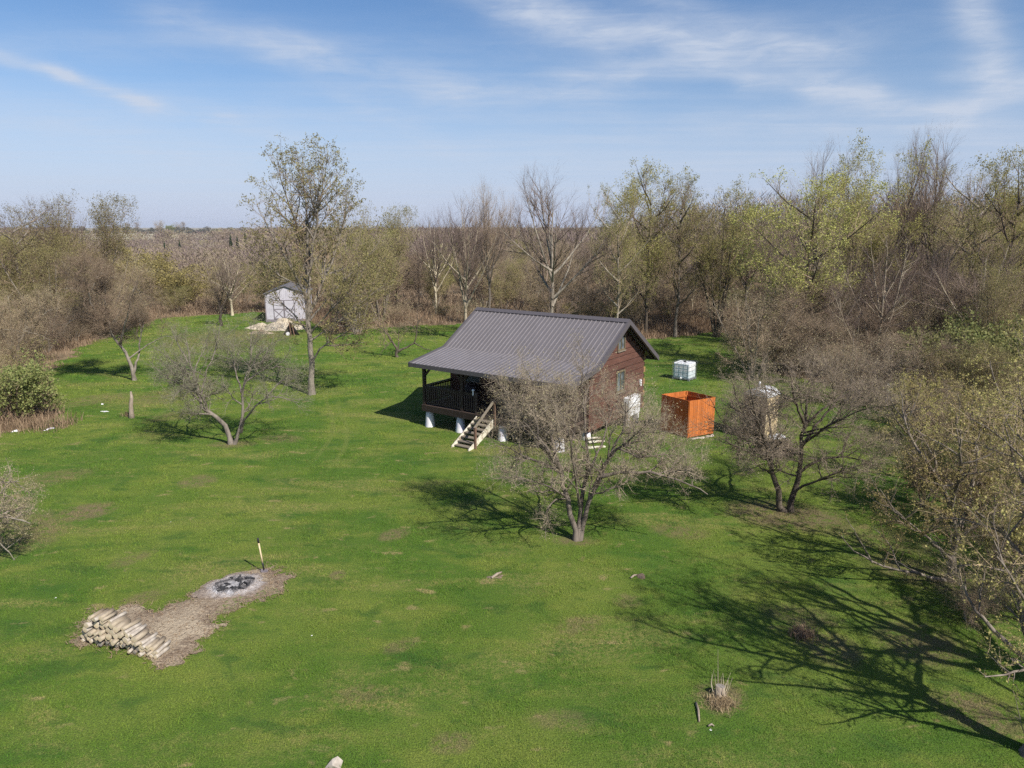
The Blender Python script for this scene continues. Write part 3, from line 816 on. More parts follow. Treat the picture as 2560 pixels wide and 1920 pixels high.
hero('budding_tree', 'yellow-budded tree with thin pale stems at the right edge in the middle', 'tree', (2590, 1300),
     [([(2590, 1302), (2580, 1230), (2560, 1150), (2520, 1060, .2), (2500, 980, .3), (2470, 900, .4)], .09, .015),
      ([(2580, 1230), (2600, 1120, .4), (2590, 1000, .7), (2560, 900, .9), (2560, 820, 1.)], .08, .015),
      ([(2560, 1150), (2490, 1100, -.6), (2450, 1040, -1.), (2430, 960, -1.2)], .05, .012),
      ([(2560, 1150), (2620, 1060, -.5), (2640, 960, -.8)], .05, .012),
      ([(2575, 1210), (2500, 1180, .6), (2450, 1160, 1.)], .04, .01)],
     ((2550, 1040, 0), 200, 2.8, 240), yl, dict(n=12000, size=(.028, .058), jit=.02), (M['bark_grey'], M['twig_tan'], M['leaf_gold']), 35)
big = [dict(dens=1.5, len=(1.6, 3.2), ang=45, av=16, gn=.14, up=.10, trop=.03, K=6, r=.06, t0=.25, m=5),
       dict(dens=2.8, len=(.8, 1.8), ang=46, av=18, gn=.18, up=.08, trop=.03, K=5, r=.025, t0=.12, m=4),
       dict(dens=4.0, len=(.35, .9), ang=48, av=18, gn=.2, K=3, r=.012, t0=.1, m=3)]
def edge_tree():
    x, y = 13.2, 11.2
    root = thing('budding_tree', 'large spreading tree just beyond the right edge that shades the lower right lawn', 'tree', (x, y, float(gz(x, y)) - .03))
    st = [([(0, 0, 0), (-.1, .1, 1.5), (-.2, .2, 3.0), (-.1, .2, 5.), (0, .1, 8.2)], .26, .03)]
    for i in range(9):
        a = i * 2.4; h0 = 1.9 + .36 * i; r = 3.6 - .16 * i; c_, s_ = math.cos(a), math.sin(a)
        st.append(([(-.15, .15, h0), (c_ * r * .5, s_ * r * .5, h0 + 1.3), (c_ * r, s_ * r, h0 + 2.5)], .12, .02))
    geo = grow(39, st, big, None, dict(n=6000, size=(.03, .06), jit=.02))
    tree_objects('budding_tree', root, geo, (M['bark_apple'], M['twig_tan'], M['leaf_gold']))
edge_tree()
for (b, st, e, n, sd, lab) in (
    ((2500, 1330), [([(2500, 1332), (2495, 1250), (2475, 1150), (2450, 1060), (2430, 980)], .08, .012), ([(2497, 1270), (2520, 1180, .4), (2540, 1080, .7), (2530, 1000, .9)], .06, .012), ([(2475, 1150), (2420, 1120, -.5), (2370, 1090, -.8)], .04, .01)], ((2480, 1120, 0), 130, 2., 160), 9000, 36, 'slim yellow-budded sapling behind the one with the low limb'),
    ((2290, 1200), [([(2290, 1202), (2285, 1130), (2270, 1060), (2262, 990), (2258, 930)], .07, .012), ([(2286, 1150), (2310, 1080, .4), (2330, 1010, .6)], .05, .01), ([(2270, 1080), (2235, 1040, -.4), (2215, 1000, -.6)], .04, .01)], ((2280, 1040, 0), 110, 2., 120), 6000, 37, 'slim dark-stemmed budding sapling right of the twin dark stems'),
    ((2555, 1560), [([(2555, 1562), (2548, 1480), (2530, 1390), (2520, 1310)], .05, .01), ([(2550, 1500), (2500, 1440, -.3), (2460, 1400, -.5)], .035, .008), ([(2548, 1480), (2575, 1400, .4), (2590, 1320, .6)], .035, .008)], ((2530, 1420, 0), 120, 1.6, 130), 7000, 38, 'low yellow-budded sapling at the right edge above the corner tree')):
    hero('budding_tree', lab, 'tree', b, st, e, yl, dict(n=n, size=(.03, .06), jit=.02), (M['bark_apple'], M['twig_tan'], M['leaf_gold']), sd)

# ------------------------------------------------------------------ background trees from a few grown kinds
def auto_stems(rng, kind, H, W):
    st = []
    if kind == 'vase':                    # one trunk opening into an upward fan
        hb = H * .28
        st.append(([(0, 0, 0), (.05, .03, hb * .5), (.0, 0, hb), (.05, .1, H * .6), (0, .05, H * .86)], .013 * H, .012))
        for i in range(9):
            a = i * 2.4 + rng.uniform(-.4, .4); r = W * .5 * (rng.uniform(.85, 1.1) if i % 3 else rng.uniform(.3, .55))
            h0 = hb * rng.uniform(.75, 1.6); top = H * rng.uniform(.88, 1.) * (1 - .22 * (r / (W * .5)) ** 2)
            c, s = math.cos(a), math.sin(a)
            st.append(([(0, 0, h0), (c * r * .26, s * r * .26, h0 + (top - h0) * .2), (c * r * .58, s * r * .58, h0 + (top - h0) * .5), (c * r * .82, s * r * .82, h0 + (top - h0) * .78), (c * r, s * r, top)], .0068 * H, .008))
    elif kind == 'round':                 # trunk with side limbs all the way up
        st.append(([(0, 0, 0), (.08, 0, H * .3), (-.05, .1, H * .6), (.1, 0, H * .84)], .012 * H, .012))
        for i in range(12):
            a = i * 2.4 + rng.uniform(-.4, .4); h0 = H * (.2 + .05 * i); r = W * .5 * (1 - .35 * abs(i / 12 - .5)) * rng.uniform(.75, 1.05)
            c, s = math.cos(a), math.sin(a)
            st.append(([(0, 0, h0), (c * r * .5, s * r * .5, h0 + r * .35), (c * r, s * r, min(H * .97, h0 + r * .85))], .006 * H, .008))
    elif kind == 'multi':                 # several stems from the ground
        for i in range(7):
            a = i * 2.4 + rng.uniform(-.4, .4); r = W * .5 * rng.uniform(.4, 1)
            c, s = math.cos(a), math.sin(a); top = H * rng.uniform(.75, 1)
            st.append(([(c * .15, s * .15, 0), (c * r * .35, s * r * .35, top * .3), (c * r * .75, s * r * .75, top * .65), (c * r, s * r, top * .96)], .008 * H, .008))
    elif kind == 'bush':
        for i in range(16):
            a = i * 2.4 + rng.uniform(-.4, .4); r = W * .5 * rng.uniform(.3, 1)
            c, s = math.cos(a), math.sin(a); top = H * rng.uniform(.6, 1) * (1 - .3 * (2 * r / W) ** 2)
            st.append(([(c * .25, s * .25, 0), (c * r * .4, s * r * .4, top * .4), (c * r * .8, s * r * .8, top * .8), (c * r, s * r, top)], .025, .008))
    return st

def kind_levels(k, d, up, ang, rl=1.0):
    return [dict(dens=2.0 * d, len=(1.1 * k, 2.6 * k), ang=ang + 6, av=14, gn=.12, up=up, trop=up * .5, K=5, r=.032 * rl, t0=.15, m=4, taper=.5),
            dict(dens=3.6 * d, len=(.7 * k, 1.5 * k), ang=ang + 4, av=16, gn=.16, up=up, trop=up * .4, K=4, r=.018 * rl, t0=.12, m=3),
            dict(dens=4.6 * d, len=(.4 * k, .9 * k), ang=ang + 4, av=18, gn=.2, up=up * .7, trop=up * .3, K=3, r=.014 * rl, t0=.1, m=3)]

def fan_levels(d=1.0):
    return [dict(dens=1.8 * d, len=(1.8, 4.4), ang=36, av=11, gn=.08, up=.10, trop=.06, K=6, r=.034, t0=.08, m=4, taper=.6, maxr=.8),
            dict(dens=2.9 * d, len=(.9, 2.2), ang=28, av=12, gn=.10, up=.18, trop=.05, K=5, r=.020, t0=.12, m=3, taper=.4),
            dict(dens=3.6 * d, len=(.45, 1.2), ang=30, av=13, gn=.13, up=.10, trop=.04, K=4, r=.017, t0=.12, m=3),
            dict(dens=2.8 * d, len=(.2, .55), ang=32, av=14, gn=.15, K=2, r=.0135, t0=.15, m=3)]

PROTO = {}
def proto(key, name, kind, H, W, lv, leaf, mats, seed, cz=.58):
    rng = np.random.default_rng(seed)
    env = (np.array([0, 0, H * cz]), np.array([W * .78, W * .78, H * (1 - cz) * 1.12 if kind != 'bush' else H * .62]))
    geo = grow(seed, auto_stems(rng, kind, H, W), lv, env, leaf, K0=8, thick=0, wob=.02)
    PROTO[key] = dict(name=name, geo=geo, mats=mats, H=H, W=W, root=None)

proto('vase_a', 'bare_tree', 'vase', 12, 8.5, fan_levels(1.0), None, (M['bark_grey'], M['twig_purple']), 101, .6)
proto('vase_b', 'bare_tree', 'vase', 11, 6.5, fan_levels(.9), None, (M['bark_pale'], M['twig_purple']), 102, .58)
proto('vase_c', 'bare_tree', 'vase', 13, 7.5, fan_levels(1.05), None, (M['bark_grey'], M['twig_brown']), 103, .55)
proto('bud_a', 'budding_tree', 'round', 11, 7, kind_levels(1, 1.1, .15, 42), dict(n=24000, size=(.05, .11), jit=.08, w=.28), (M['bark_dark'], M['twig_brown'], M['leaf_yellow']), 111, .55)
proto('bud_b', 'budding_tree', 'multi', 10, 6.5, kind_levels(1, 1.1, .2, 36), dict(n=26000, size=(.045, .10), jit=.08, w=.28), (M['bark_dark'], M['twig_tan'], M['leaf_yellow']), 112, .55)
proto('bud_c', 'budding_tree', 'round', 12, 6.5, kind_levels(1, 1.0, .2, 38), dict(n=17000, size=(.05, .10), jit=.08, w=.28), (M['bark_grey'], M['twig_brown'], M['leaf_olive']), 113, .55)
proto('bud_d', 'budding_tree', 'multi', 8, 6.5, kind_levels(.9, 1.4, .18, 42), dict(n=20000, size=(.045, .09), jit=.08, w=.28), (M['bark_grey'], M['twig_tan'], M['leaf_olive']), 114, .55)
proto('thick_a', 'scrub_tree', 'multi', 7, 6.5, kind_levels(.9, 1.7, .08, 50), dict(n=2500, size=(.05, .1), jit=.05), (M['bark_grey'], M['twig_brown'], M['leaf_bud']), 121, .52)
proto('thick_b', 'scrub_tree', 'round', 7.5, 7, kind_levels(.9, 1.8, .08, 50), dict(n=1500, size=(.05, .1), jit=.05), (M['bark_dark'], M['twig_brown'], M['leaf_bud']), 122, .55)
proto('thick_c', 'scrub_tree', 'multi', 6, 5.5, kind_levels(.8, 1.9, .05, 52), dict(n=3000, size=(.05, .1), jit=.05), (M['bark_grey'], M['twig_tan'], M['leaf_bud']), 123, .52)
proto('gold', 'willow_bush', 'bush', 5.5, 7, kind_levels(.8, 1.3, .25, 30), dict(n=15000, size=(.08, .16), jit=.08), (M['twig_gold'], M['twig_gold'], M['leaf_gold']), 131, .5)
proto('green_bush', 'leafy_bush', 'bush', 2.6, 3.6, kind_levels(.45, 2.0, .08, 48, .6), dict(n=14000, size=(.05, .11), jit=.06), (M['bark_dark'], M['twig_tan'], M['leaf_green']), 132, .5)
proto('brown_bush', 'scrub_bush', 'bush', 2.8, 3.6, kind_levels(.5, 2.0, .06, 50, .6), dict(n=1800, size=(.05, .09), jit=.05), (M['twig_brown'], M['twig_brown'], M['leaf_bud']), 133, .5)
proto('rust_bush', 'scrub_bush', 'bush', 3.2, 4, kind_levels(.55, 1.8, .1, 46, .6), dict(n=3000, size=(.05, .09), jit=.05), (M['twig_tan'], M['twig_tan'], M['leaf_olive']), 134, .5)
proto('birch', 'birch_tree', 'bush', 8, 8, kind_levels(1, .5, .3, 24, 1.6), None, (M['birch'], M['birch']), 135, .5)

def place(key, x, y, H, label, cat, W=None, rot=None, group=None, name=None):
    p = PROTO[key]
    z = float(gz(x, y)) - .05
    s = H / p['H']; sw = (W / p['W']) if W else s * random.uniform(.9, 1.12)
    rot = random.uniform(0, 6.283) if rot is None else rot
    if p['root'] is None:
        r = thing(p['name'], label, cat, (x, y, z), rot, group)
        tree_objects(p['name'], r, p['geo'], p['mats'])
        r.scale = (sw, sw, s)
        p['root'] = r
    else:
        r = dup(p['root'], (x, y, z), rot, (sw, sw, s), label, group)
    r.name = name or p['name']
    return r

def spot(key, u, vtop, Y, label, Wpx=None, group=None, cat='tree', name=None):
    """tree with its top at pixel (u, vtop), standing at distance Y"""
    x = at(u, vtop, Y)[0]; top = at(u, vtop, Y)[2]
    H = top - float(gz(x, Y))
    W = Wpx * (1.55 if key.startswith('bud') else 1.35) / F_PX * Y if Wpx else None
    return place(key, x, Y, H, label, cat, W, None, group, name)

# behind the cabin
spot('vase_a', 1385, 405, 58, 'big bare tree with a rounded fan of dark twigs rising behind the cabin ridge', 232)
spot('vase_b', 1160, 478, 60, 'pale-trunked bare tree standing just off the left end of the cabin ridge', 150)
spot('vase_c', 1222, 438, 69, 'narrow bare tree between the pale-trunked tree and the big rounded one', 105)
spot('vase_b', 1085, 530, 78, 'short bare twiggy tree left of the pale-trunked tree', 110)
spot('bud_c', 1553, 440, 57, 'thin yellow-green budding tree left of the tallest budding trees behind the cabin gable', 110)
spot('bud_a', 1632, 395, 63, 'tallest airy budding tree behind the right end of the cabin roof', 150)
spot('bud_c', 1708, 424, 62, 'airy budding tree with a dark bent trunk, right of the tallest budding one', 130)
spot('bud_b', 1815, 455, 62, 'dense upright yellow-green budding tree at the end of the lawn strip', 150)
spot('vase_c', 1880, 520, 66, 'bare brown tree in the dip between the upright budding tree and the right wood', 120)
# right wood
spot('bud_a', 2045, 415, 47, 'broad yellow-green tree with a dark trunk at the front of the right wood', 215)
spot('vase_a', 2065, 345, 57, 'bare purple-twigged tree rising behind the broad yellow-green tree', 185)
spot('bud_b', 2190, 350, 52, 'tall yellow-olive budding tree between two bare purple crowns', 170)
spot('vase_c', 2295, 330, 56, 'left stem of the tallest pair of bare trees in the right wood', 120)
spot('vase_a', 2375, 300, 55, 'tallest bare purple-twigged tree on the skyline of the right wood', 190)
spot('bud_c', 2465, 392, 52, 'pale green budding tree right of the tallest bare tree', 150)
spot('bud_a', 2570, 350, 45, 'green budding tree cut by the right edge, high on the skyline', 170)
spot('vase_b', 2472, 590, 43, 'bare dark tree with thin upright branches standing before the right wood', 190)
spot('vase_a', 2340, 575, 47, 'bare brown tree filling the middle of the right wood', 190)
spot('thick_b', 2010, 700, 46, 'grey twiggy tree in front of the broad yellow-green tree', 230)
spot('bud_d', 2530, 640, 40, 'golden budding sapling tree at the right edge below the skyline', 130)
spot('thick_a', 1900, 720, 44, 'grey-brown twiggy thicket tree right of the lawn strip behind the white tank', 210)
# left
spot('bud_d', 190, 470, 66, 'tall bare-topped tree with yellowish twigs on the left skyline', 170)
spot('vase_b', 120, 480, 70, 'thin bare tree on the left skyline beside the taller yellowish one', 150)
spot('bud_c', 15, 485, 60, 'budding tree cut by the left edge on the skyline', 150)
spot('bud_d', 95, 570, 58, 'olive budding tree below the left skyline', 190)
spot('thick_a', 235, 625, 62, 'brown scrub tree behind the leaning pale trunk', 190)
spot('bud_d', 940, 500, 72, 'upright olive budding tree between the tall lawn tree and the bare ones', 130)
spot('bud_d', 880, 560, 64, 'bushy olive tree right behind the tall lawn tree', 160)
spot('bud_d', 690, 640, 82, 'olive scrub tree rising behind the shed roof', 150)
spot('vase_b', 568, 632, 78, 'grey bare upright tree behind the small dark tree left of the shed', 115)
spot('gold', 322, 622, 92, 'rounded golden willow bush, the taller and left one of the pair', 150, cat='bush')
spot('gold', 430, 662, 84, 'broad golden-green willow bush, the right one of the pair', 190, cat='bush')
spot('birch', 500, 583, 300, 'white-stemmed clump standing out in the far brown wood', 66)
# bushes near the lawn
place('green_bush', *(gp(45, 1050)[:2]), 3.2, 'green leafy bush at the left edge above pale dry stalks', 'bush', 5.0)
place('rust_bush', *(gp(15, 1000)[:2] + np.array([-.5, 2])), 3.2, 'rusty brown bush behind the green bush at the left edge', 'bush', 4.4)
for (u, v, H, lab) in ((2350, 1005, 4.2, 'green leafy bush left of two along the right wood edge'), (2430, 1030, 4.6, 'green leafy bush before the bare dark tree at the right'), (2550, 1040, 4.8, 'green leafy bush at the right edge of the wood'), (2420, 960, 4.6, 'green leafy bush higher up behind the others at the right wood edge')):
    x, y, _ = gp(u, v); place('green_bush', x, y, H, lab, 'bush', H * 1.35)
for (u, v, H, W, lab) in ((1830, 800, 2.4, 3.5, 'dark green bush at the far end of the lawn strip'),):
    x, y, _ = gp(u, v); place('green_bush', x, y, H, lab, 'bush', W)
for (u, v, H, W, lab) in ((1560, 818, 2.6, 5.5, 'low yellow-green bush just behind the cabin gable peak'), (1455, 812, 2.2, 5., 'low yellow-green bush behind the cabin ridge')):
    x, y, _ = gp(u, v); place('gold', x, y, H, lab, 'bush', W)

RIGHT = [('thick_a', 2120, 1010, 4.2, 'grey-brown scrub tree behind the heap of cut brush'), ('thick_c', 2305, 1100, 3.2, 'tan scrub tree right of the white meter box'), ('thick_b', 2290, 1040, 4.4, 'dark twiggy scrub tree behind the slim dark-stemmed sapling'),
         ('bud_d', 2380, 1070, 4.2, 'olive budding scrub behind the tree with the low limb'), ('thick_c', 2470, 1080, 3.8, 'tan scrub tree between two yellow-budded saplings'), ('bud_d', 2550, 1100, 4.6, 'olive budding scrub cut by the right edge'),
         ('thick_a', 2330, 1140, 3.2, 'low grey-brown scrub under the yellow-budded branches'), ('bud_d', 2450, 1190, 3.6, 'golden-olive scrub behind the low limb tree, nearest the edge'), ('thick_c', 2540, 1230, 3.4, 'tan scrub at the right edge beside the thin pale stems'),
         ('thick_b', 2030, 965, 4.6, 'dark twiggy scrub tree right behind the portable toilet'), ('thick_a', 1950, 930, 4.4, 'grey-brown scrub tree behind and left of the portable toilet'), ('thick_c', 2100, 930, 5.0, 'tan scrub tree left of the pale-barked tree foot'),
         ('bud_d', 2620, 1420, 3.8, 'olive scrub beyond the right edge above the corner tree'), ('thick_b', 2290, 945, 4.6, 'dark scrub tree right of the pale-barked tree foot'), ('thick_a', 2480, 1340, 2.6, 'low grey scrub right of the low limb tree'), ('bud_d', 2310, 1275, 2.6, 'low olive budding scrub left of the low limb tree trunk'), ('thick_c', 2430, 1310, 3.0, 'tan scrub standing right behind the trunk of the low limb tree'), ('bud_d', 2510, 1445, 2.5, 'olive budding scrub just above the corner tree limbs'), ('thick_a', 2560, 1540, 2.4, 'grey scrub at the right edge among the corner tree limbs'),
         ('thick_c', 2420, 1560, 1.7, 'low tangled scrub in front of the corner tree')]
for key, u, v, H, lab in RIGHT:
    x, y, _ = gp(u, v); place(key, x, y, H, lab, 'tree', H * 1.15)

# filler of the thickets
SKY_U = [-400, 0, 150, 240, 300, 360, 560, 640, 760, 900, 1100, 1300, 1500, 1700, 1850, 1950, 2100, 2300, 2560, 3000]
SKY_V = [560, 560, 575, 590, 650, 690, 660, 650, 610, 590, 590, 585, 570, 560, 560, 545, 520, 500, 500, 480]
def filler():
    pts = []
    zones = {}
    tries = 0
    while len(pts) < 330 and tries < 60000:
        tries += 1
        az = random.uniform(-39, 39); d = 40 + 112 * random.random() ** .75
        x, y = d * math.sin(R(az)), d * math.cos(R(az))
        sd = -float(lawn_sd(np.array(x), np.array(y)))
        if sd < 1.6: continue
        sp = (2.5 if x > 14 and y < 62 else 3.1) + max(0, d - 50) * .045
        if any((x - a) ** 2 + (y - b) ** 2 < sp * sp for a, b in pts): continue
        if -40 < x < -18 and 68 < y < 84 and abs(x + 23.5) < 6: continue
        if 9 < x < 22 and 58 < y < 72 and random.random() < .8: continue
        u = 1280 + F_PX * x / (y * CP + 9 * SP)
        v = np.interp(u, SKY_U, SKY_V)
        top = at(u, v, y)[2]
        H = (top - float(gz(x, y))) * random.uniform(.62, .97)
        if sd < 5: H = min(H, random.uniform(2.2, 5.5))
        if y < 55 and u > 1750: H = min(H, 6.5)
        H = max(2.0, min(H, 12.5))
        pts.append((x, y))
        if u < 620: zone = 'left of the shed'
        elif u < 1320: zone = 'between the shed and the cabin roof'
        elif u < 1880: zone = 'behind the cabin and white tank'
        else: zone = 'right of the white tank'
        if H < 3.2:
            key = random.choice(['brown_bush', 'brown_bush', 'rust_bush', 'thick_c'])
        elif H < 7.5:
            key = random.choice(['thick_a', 'thick_b', 'thick_c', 'thick_a', 'thick_b', 'bud_d', 'bud_d' if u < 1000 else 'thick_b'])
        else:
            key = random.choice(['vase_a', 'vase_b', 'vase_c', 'bud_a', 'bud_b', 'bud_c', 'thick_b', 'bud_d'])
        word = {'brown_bush': 'low brown scrub bush', 'rust_bush': 'low rusty scrub bush', 'thick_a': 'grey-brown scrub tree', 'thick_b': 'dark twiggy scrub tree', 'thick_c': 'tan twiggy scrub tree',
                'vase_a': 'bare purple-twigged tree', 'vase_b': 'bare pale-trunked tree', 'vase_c': 'bare brown tree', 'bud_a': 'yellow-green budding tree', 'bud_b': 'many-stemmed yellow budding tree', 'bud_c': 'thin olive budding tree', 'bud_d': 'bushy olive budding tree'}[key]
        lab = word + (' in the wood ' if 'of the' in zone else ' in the thicket ') + zone
        W = H * PROTO[key]['W'] / PROTO[key]['H'] * random.uniform(.9, 1.25)
        if H < 4: W = max(W, H * 1.2)
        place(key, x, y, H, lab, 'bush' if 'bush' in key else 'tree', W, None, word + 's ' + zone)
filler()

def undergrowth():
    n = 300000
    az = np.radians(RNG.uniform(-41, 41, n)); d = np.sqrt(RNG.uniform(34 ** 2, 150 ** 2, n))
    d = np.where(RNG.random(n) < .5, RNG.uniform(34, 95, n), d)
    x, y = d * np.sin(az), d * np.cos(az)
    sd = -lawn_sd(x, y)
    cl = .5 + .5 * np.sin(x * .35 + 1.6 * np.sin(y * .17)) * np.sin(y * .29 + x * .1)
    k = (sd > .8) & (RNG.random(n) < .25 + .75 * cl); x, y, sd, cl, d = x[k], y[k], sd[k], cl[k], d[k]
    h = RNG.uniform(.5, 1.9, len(x)) * (.4 + .7 * cl) * (.4 + .6 * sstep(.5, 5, sd))
    V, q, t = blades(len(x), x, y, h, RNG.uniform(.014, .030, len(x)) * (1 + d / 90), .8, 0, .8)
    return np_mesh('undergrowth', V, q, t, [M['brush']])
M['brush'] = leafy('brush', (.36, .26, .175), (.19, .13, .092), .1)
tag(link('undergrowth', undergrowth()), 'brown leafless undergrowth filling the woods', 'undergrowth', None, 'stuff')

# conifers in the far wood
def conifer_mesh():
    rng = np.random.default_rng(5)
    n = 1500; H = 9.0
    t = rng.random(n) ** .7; z = .8 + t * (H - .8); a = rng.uniform(0, 6.283, n)
    r = (1 - t) * 2.1 * rng.uniform(.6, 1.1, n) + .08
    tip = np.stack([np.cos(a) * r, np.sin(a) * r, z - .25 * r], -1)
    root = np.stack([np.cos(a) * .05, np.sin(a) * .05, z + .1], -1)
    side = np.stack([-np.sin(a), np.cos(a), 0 * a], -1) * (.10 + .16 * r)[:, None]
    mid = root * .45 + tip * .55
    V = np.stack([root, mid + side, tip, mid - side], 1).reshape(-1, 3)
    return V, np.arange(n * 4).reshape(-1, 4)
cv, cq = conifer_mesh()
con = None
for i, (u, vt, Y, H) in enumerate(((575, 585, 300, 9), (592, 590, 296, 8), (612, 582, 305, 10), (640, 588, 300, 9), (655, 592, 310, 8.5), (410, 602, 280, 7), (448, 600, 285, 7))):
    x = at(u, vt, Y)[0]; lab = 'dark green conifer in the far brown wood ' + ('right of the white clump' if u > 520 else 'left of the white clump')
    grp = 'far conifers right of the white clump' if u > 520 else 'far conifers left of the white clump'
    z = float(gz(x, Y))
    if con is None:
        con = thing('conifer', lab, 'tree', (x, Y, z), 0, grp)
        mb = MB(); mb.tube([(0, 0, 0), (0, 0, 8.8)], [.16, .03], 6).build('trunk', M['bark_dark'], con)
        link('crown', np_mesh('conifer_crown', cv, cq, None, [M['needle']]), con)
        r = con
    else:
        r = dup(con, (x, Y, z), i * 1.3, (1, 1, 1), lab, grp)
    s = (at(u, vt, Y)[2] - z) / 9.0
    r.scale = (s * .9, s * .9, s)

# far woodland as one mass
def far_wood():
    rng = np.random.default_rng(77)
    n = 9500
    az = np.radians(rng.uniform(-44, 44, n)); d = 118 * (1500 / 118) ** (rng.random(n) ** .95)
    x, y = d * np.sin(az), d * np.cos(az)
    u = 1280 + F_PX * x / (y * CP + 9 * SP)
    # an open field is left clear in the far left
    keep = ~((u > 200) & (u < 545) & (d > 640)) & ~((d > 900) & (rng.random(n) < .55))
    x, y, d, u = x[keep], y[keep], d[keep], u[keep]; n = len(x)
    H = rng.uniform(6.5, 10.6, n); W = H * rng.uniform(.8, 1.4, n)
    H = np.where((u < 640) & (d < 500), H * .62, H)
    m = 150
    X = np.repeat(x, m); Y = np.repeat(y, m); HH = np.repeat(H, m); WW = np.repeat(W, m); D = np.repeat(d, m)
    N = len(X)
    a = rng.uniform(0, 2 * np.pi, N); t = rng.random(N); rr = np.sqrt(rng.random(N))
    zc = .08 + .87 * t ** .8
    prof = np.sqrt(np.clip(1 - ((zc - .5) / .5) ** 2, .02, 1))
    px = X + np.cos(a) * rr * WW * .5 * prof; py = Y + np.sin(a) * rr * WW * .5 * prof; pz = gz(X, Y) + zc * HH
    L = HH * rng.uniform(.045, .11, N); w = np.maximum(.045, D * .00038) * rng.uniform(.7, 1.6, N)
    dx = (np.cos(a) * rr * .9 + rng.normal(0, .5, N)) * L; dy = (np.sin(a) * rr * .9 + rng.normal(0, .5, N)) * L
    b = rng.uniform(0, 2 * np.pi, N)
    V = np.stack([np.stack([px - np.cos(b) * w, py - np.sin(b) * w, pz], -1), np.stack([px + np.cos(b) * w, py + np.sin(b) * w, pz], -1), np.stack([px + dx, py + dy, pz + L], -1)], 1)
    me = np_mesh('far_woodland', V.reshape(-1, 3), None, np.arange(N * 3).reshape(-1, 3), [M['far_twig']])
    at_ = me.attributes.new('tint', 'FLOAT', 'POINT'); at_.data.foreach_set('value', np.repeat(np.repeat(rng.random(n), m), 3).astype(np.float32))
    return me
def treeline(name, label, u0, u1, d0, d1, n, h0, h1, seed):
    rng = np.random.default_rng(seed)
    u = rng.uniform(u0, u1, n); d = rng.uniform(d0, d1, n)
    az = np.arctan((u - 1280) / F_PX); x, y = d * np.sin(az), d * np.cos(az); g = gz(x, y)
    H = rng.uniform(h0, h1, n) * (.6 + .4 * np.sin(u * .05 + seed) ** 2); m = 160
    a = rng.uniform(0, 6.283, (n, m)); t = rng.random((n, m)); r = np.sqrt(rng.random((n, m))) * (H * .55)[:, None] * np.sqrt(np.clip(1 - (t - .45) ** 2 * 3.2, .05, 1))
    c = np.stack([x[:, None] + np.cos(a) * r, y[:, None] + np.sin(a) * r, g[:, None] + H[:, None] * t], -1).reshape(-1, 3)
    s = .75
    o = rng.normal(0, s, (len(c), 3, 3)); V = c[:, None] + o
    V[:, :, 2] = np.maximum(V[:, :, 2], -4)
    ob = link(name, np_mesh(name, V.reshape(-1, 3), None, np.arange(len(c) * 3).reshape(-1, 3), [M['treeline']]))
    tag(ob, label, 'woodland', None, 'stuff')
def far_mat():
    m, nt = new_mat('far_twigs')
    P = GEO(nt)
    isl = nt.node('ShaderNodeNewGeometry').outputs['Random Per Island']
    n = nt.noise(P, .035, 3, .6)
    col = nt.mix(nt.ramp(n, .4, .6), (.215, .165, .15), (.25, .195, .14))
    ta = nt.node('ShaderNodeAttribute', attribute_name='tint').outputs['Fac']
    col = nt.mix(nt.ramp(ta, .62, .95, 0, .8), col, (.26, .235, .11))
    col = nt.mix(nt.ramp(ta, .35, .05, 0, .75), col, (.135, .10, .10))
    col = nt.mix(nt.ramp(isl, 0, 1, 0, .2), col, (.14, .105, .10))
    finish(nt, col, .9, spec=.05)
    return m
M['far_twig'] = far_mat()
tag(link('far_woodland', far_wood()), 'far brown leafless woodland reaching to the horizon', 'woodland', None, 'stuff')

M['treeline'] = plain('far_treeline', (.085, .085, .06), (.13, .11, .085), .02, .95)
treeline('far_treeline', 'dark thin line of far trees on the left horizon', 60, 640, 1180, 1420, 130, 6, 11, 3)
# far fields and the trees on the horizon
M['field'] = plain('field', (.42, .38, .25), (.36, .31, .2), .02)
def field_mesh():
    az = np.radians(np.linspace(-31, -21.5, 24)); d = np.linspace(760, 1150, 10)
    A, D = np.meshgrid(az, d)
    D = D + 30 * np.sin(A * 60)
    X, Y = D * np.sin(A), D * np.cos(A)
    V = np.stack([X, Y, gz(X, Y) + .6], -1).reshape(-1, 3)
    i, j = np.meshgrid(np.arange(9), np.arange(23), indexing='ij')
    q = np.stack([i * 24 + j, i * 24 + j + 1, (i + 1) * 24 + j + 1, (i + 1) * 24 + j], -1).reshape(-1, 4)
    return np_mesh('field', V, q, None, [M['field']])
tag(link('field', field_mesh()), 'pale dry field on the left horizon', None, None, 'structure')
for u, vt, wpx, key, lab in ((318, 556, 12, 'thick_b', 'left one of two small dark trees on the far left horizon'), (342, 555, 14, 'thick_b', 'right one of two small dark trees on the far left horizon'),
                        (396, 549, 26, 'thick_a', 'largest rounded bare tree on the far left horizon'), (445, 554, 18, 'thick_a', 'bare tree right of the largest rounded one on the far horizon'),
                        (458, 553, 10, 'thick_b', 'small dark tree at the right of the far horizon row'), (290, 560, 22, 'thick_a', 'faint low tree at the left end of the far horizon row'),
                        (428, 562, 26, 'green_bush', 'dark hedge-like bush on the far left horizon')):
    spot(key, u, vt, 1180, lab, wpx, cat='tree' if key != 'green_bush' else 'bush', name='distant_tree' if key != 'green_bush' else 'distant_bush')
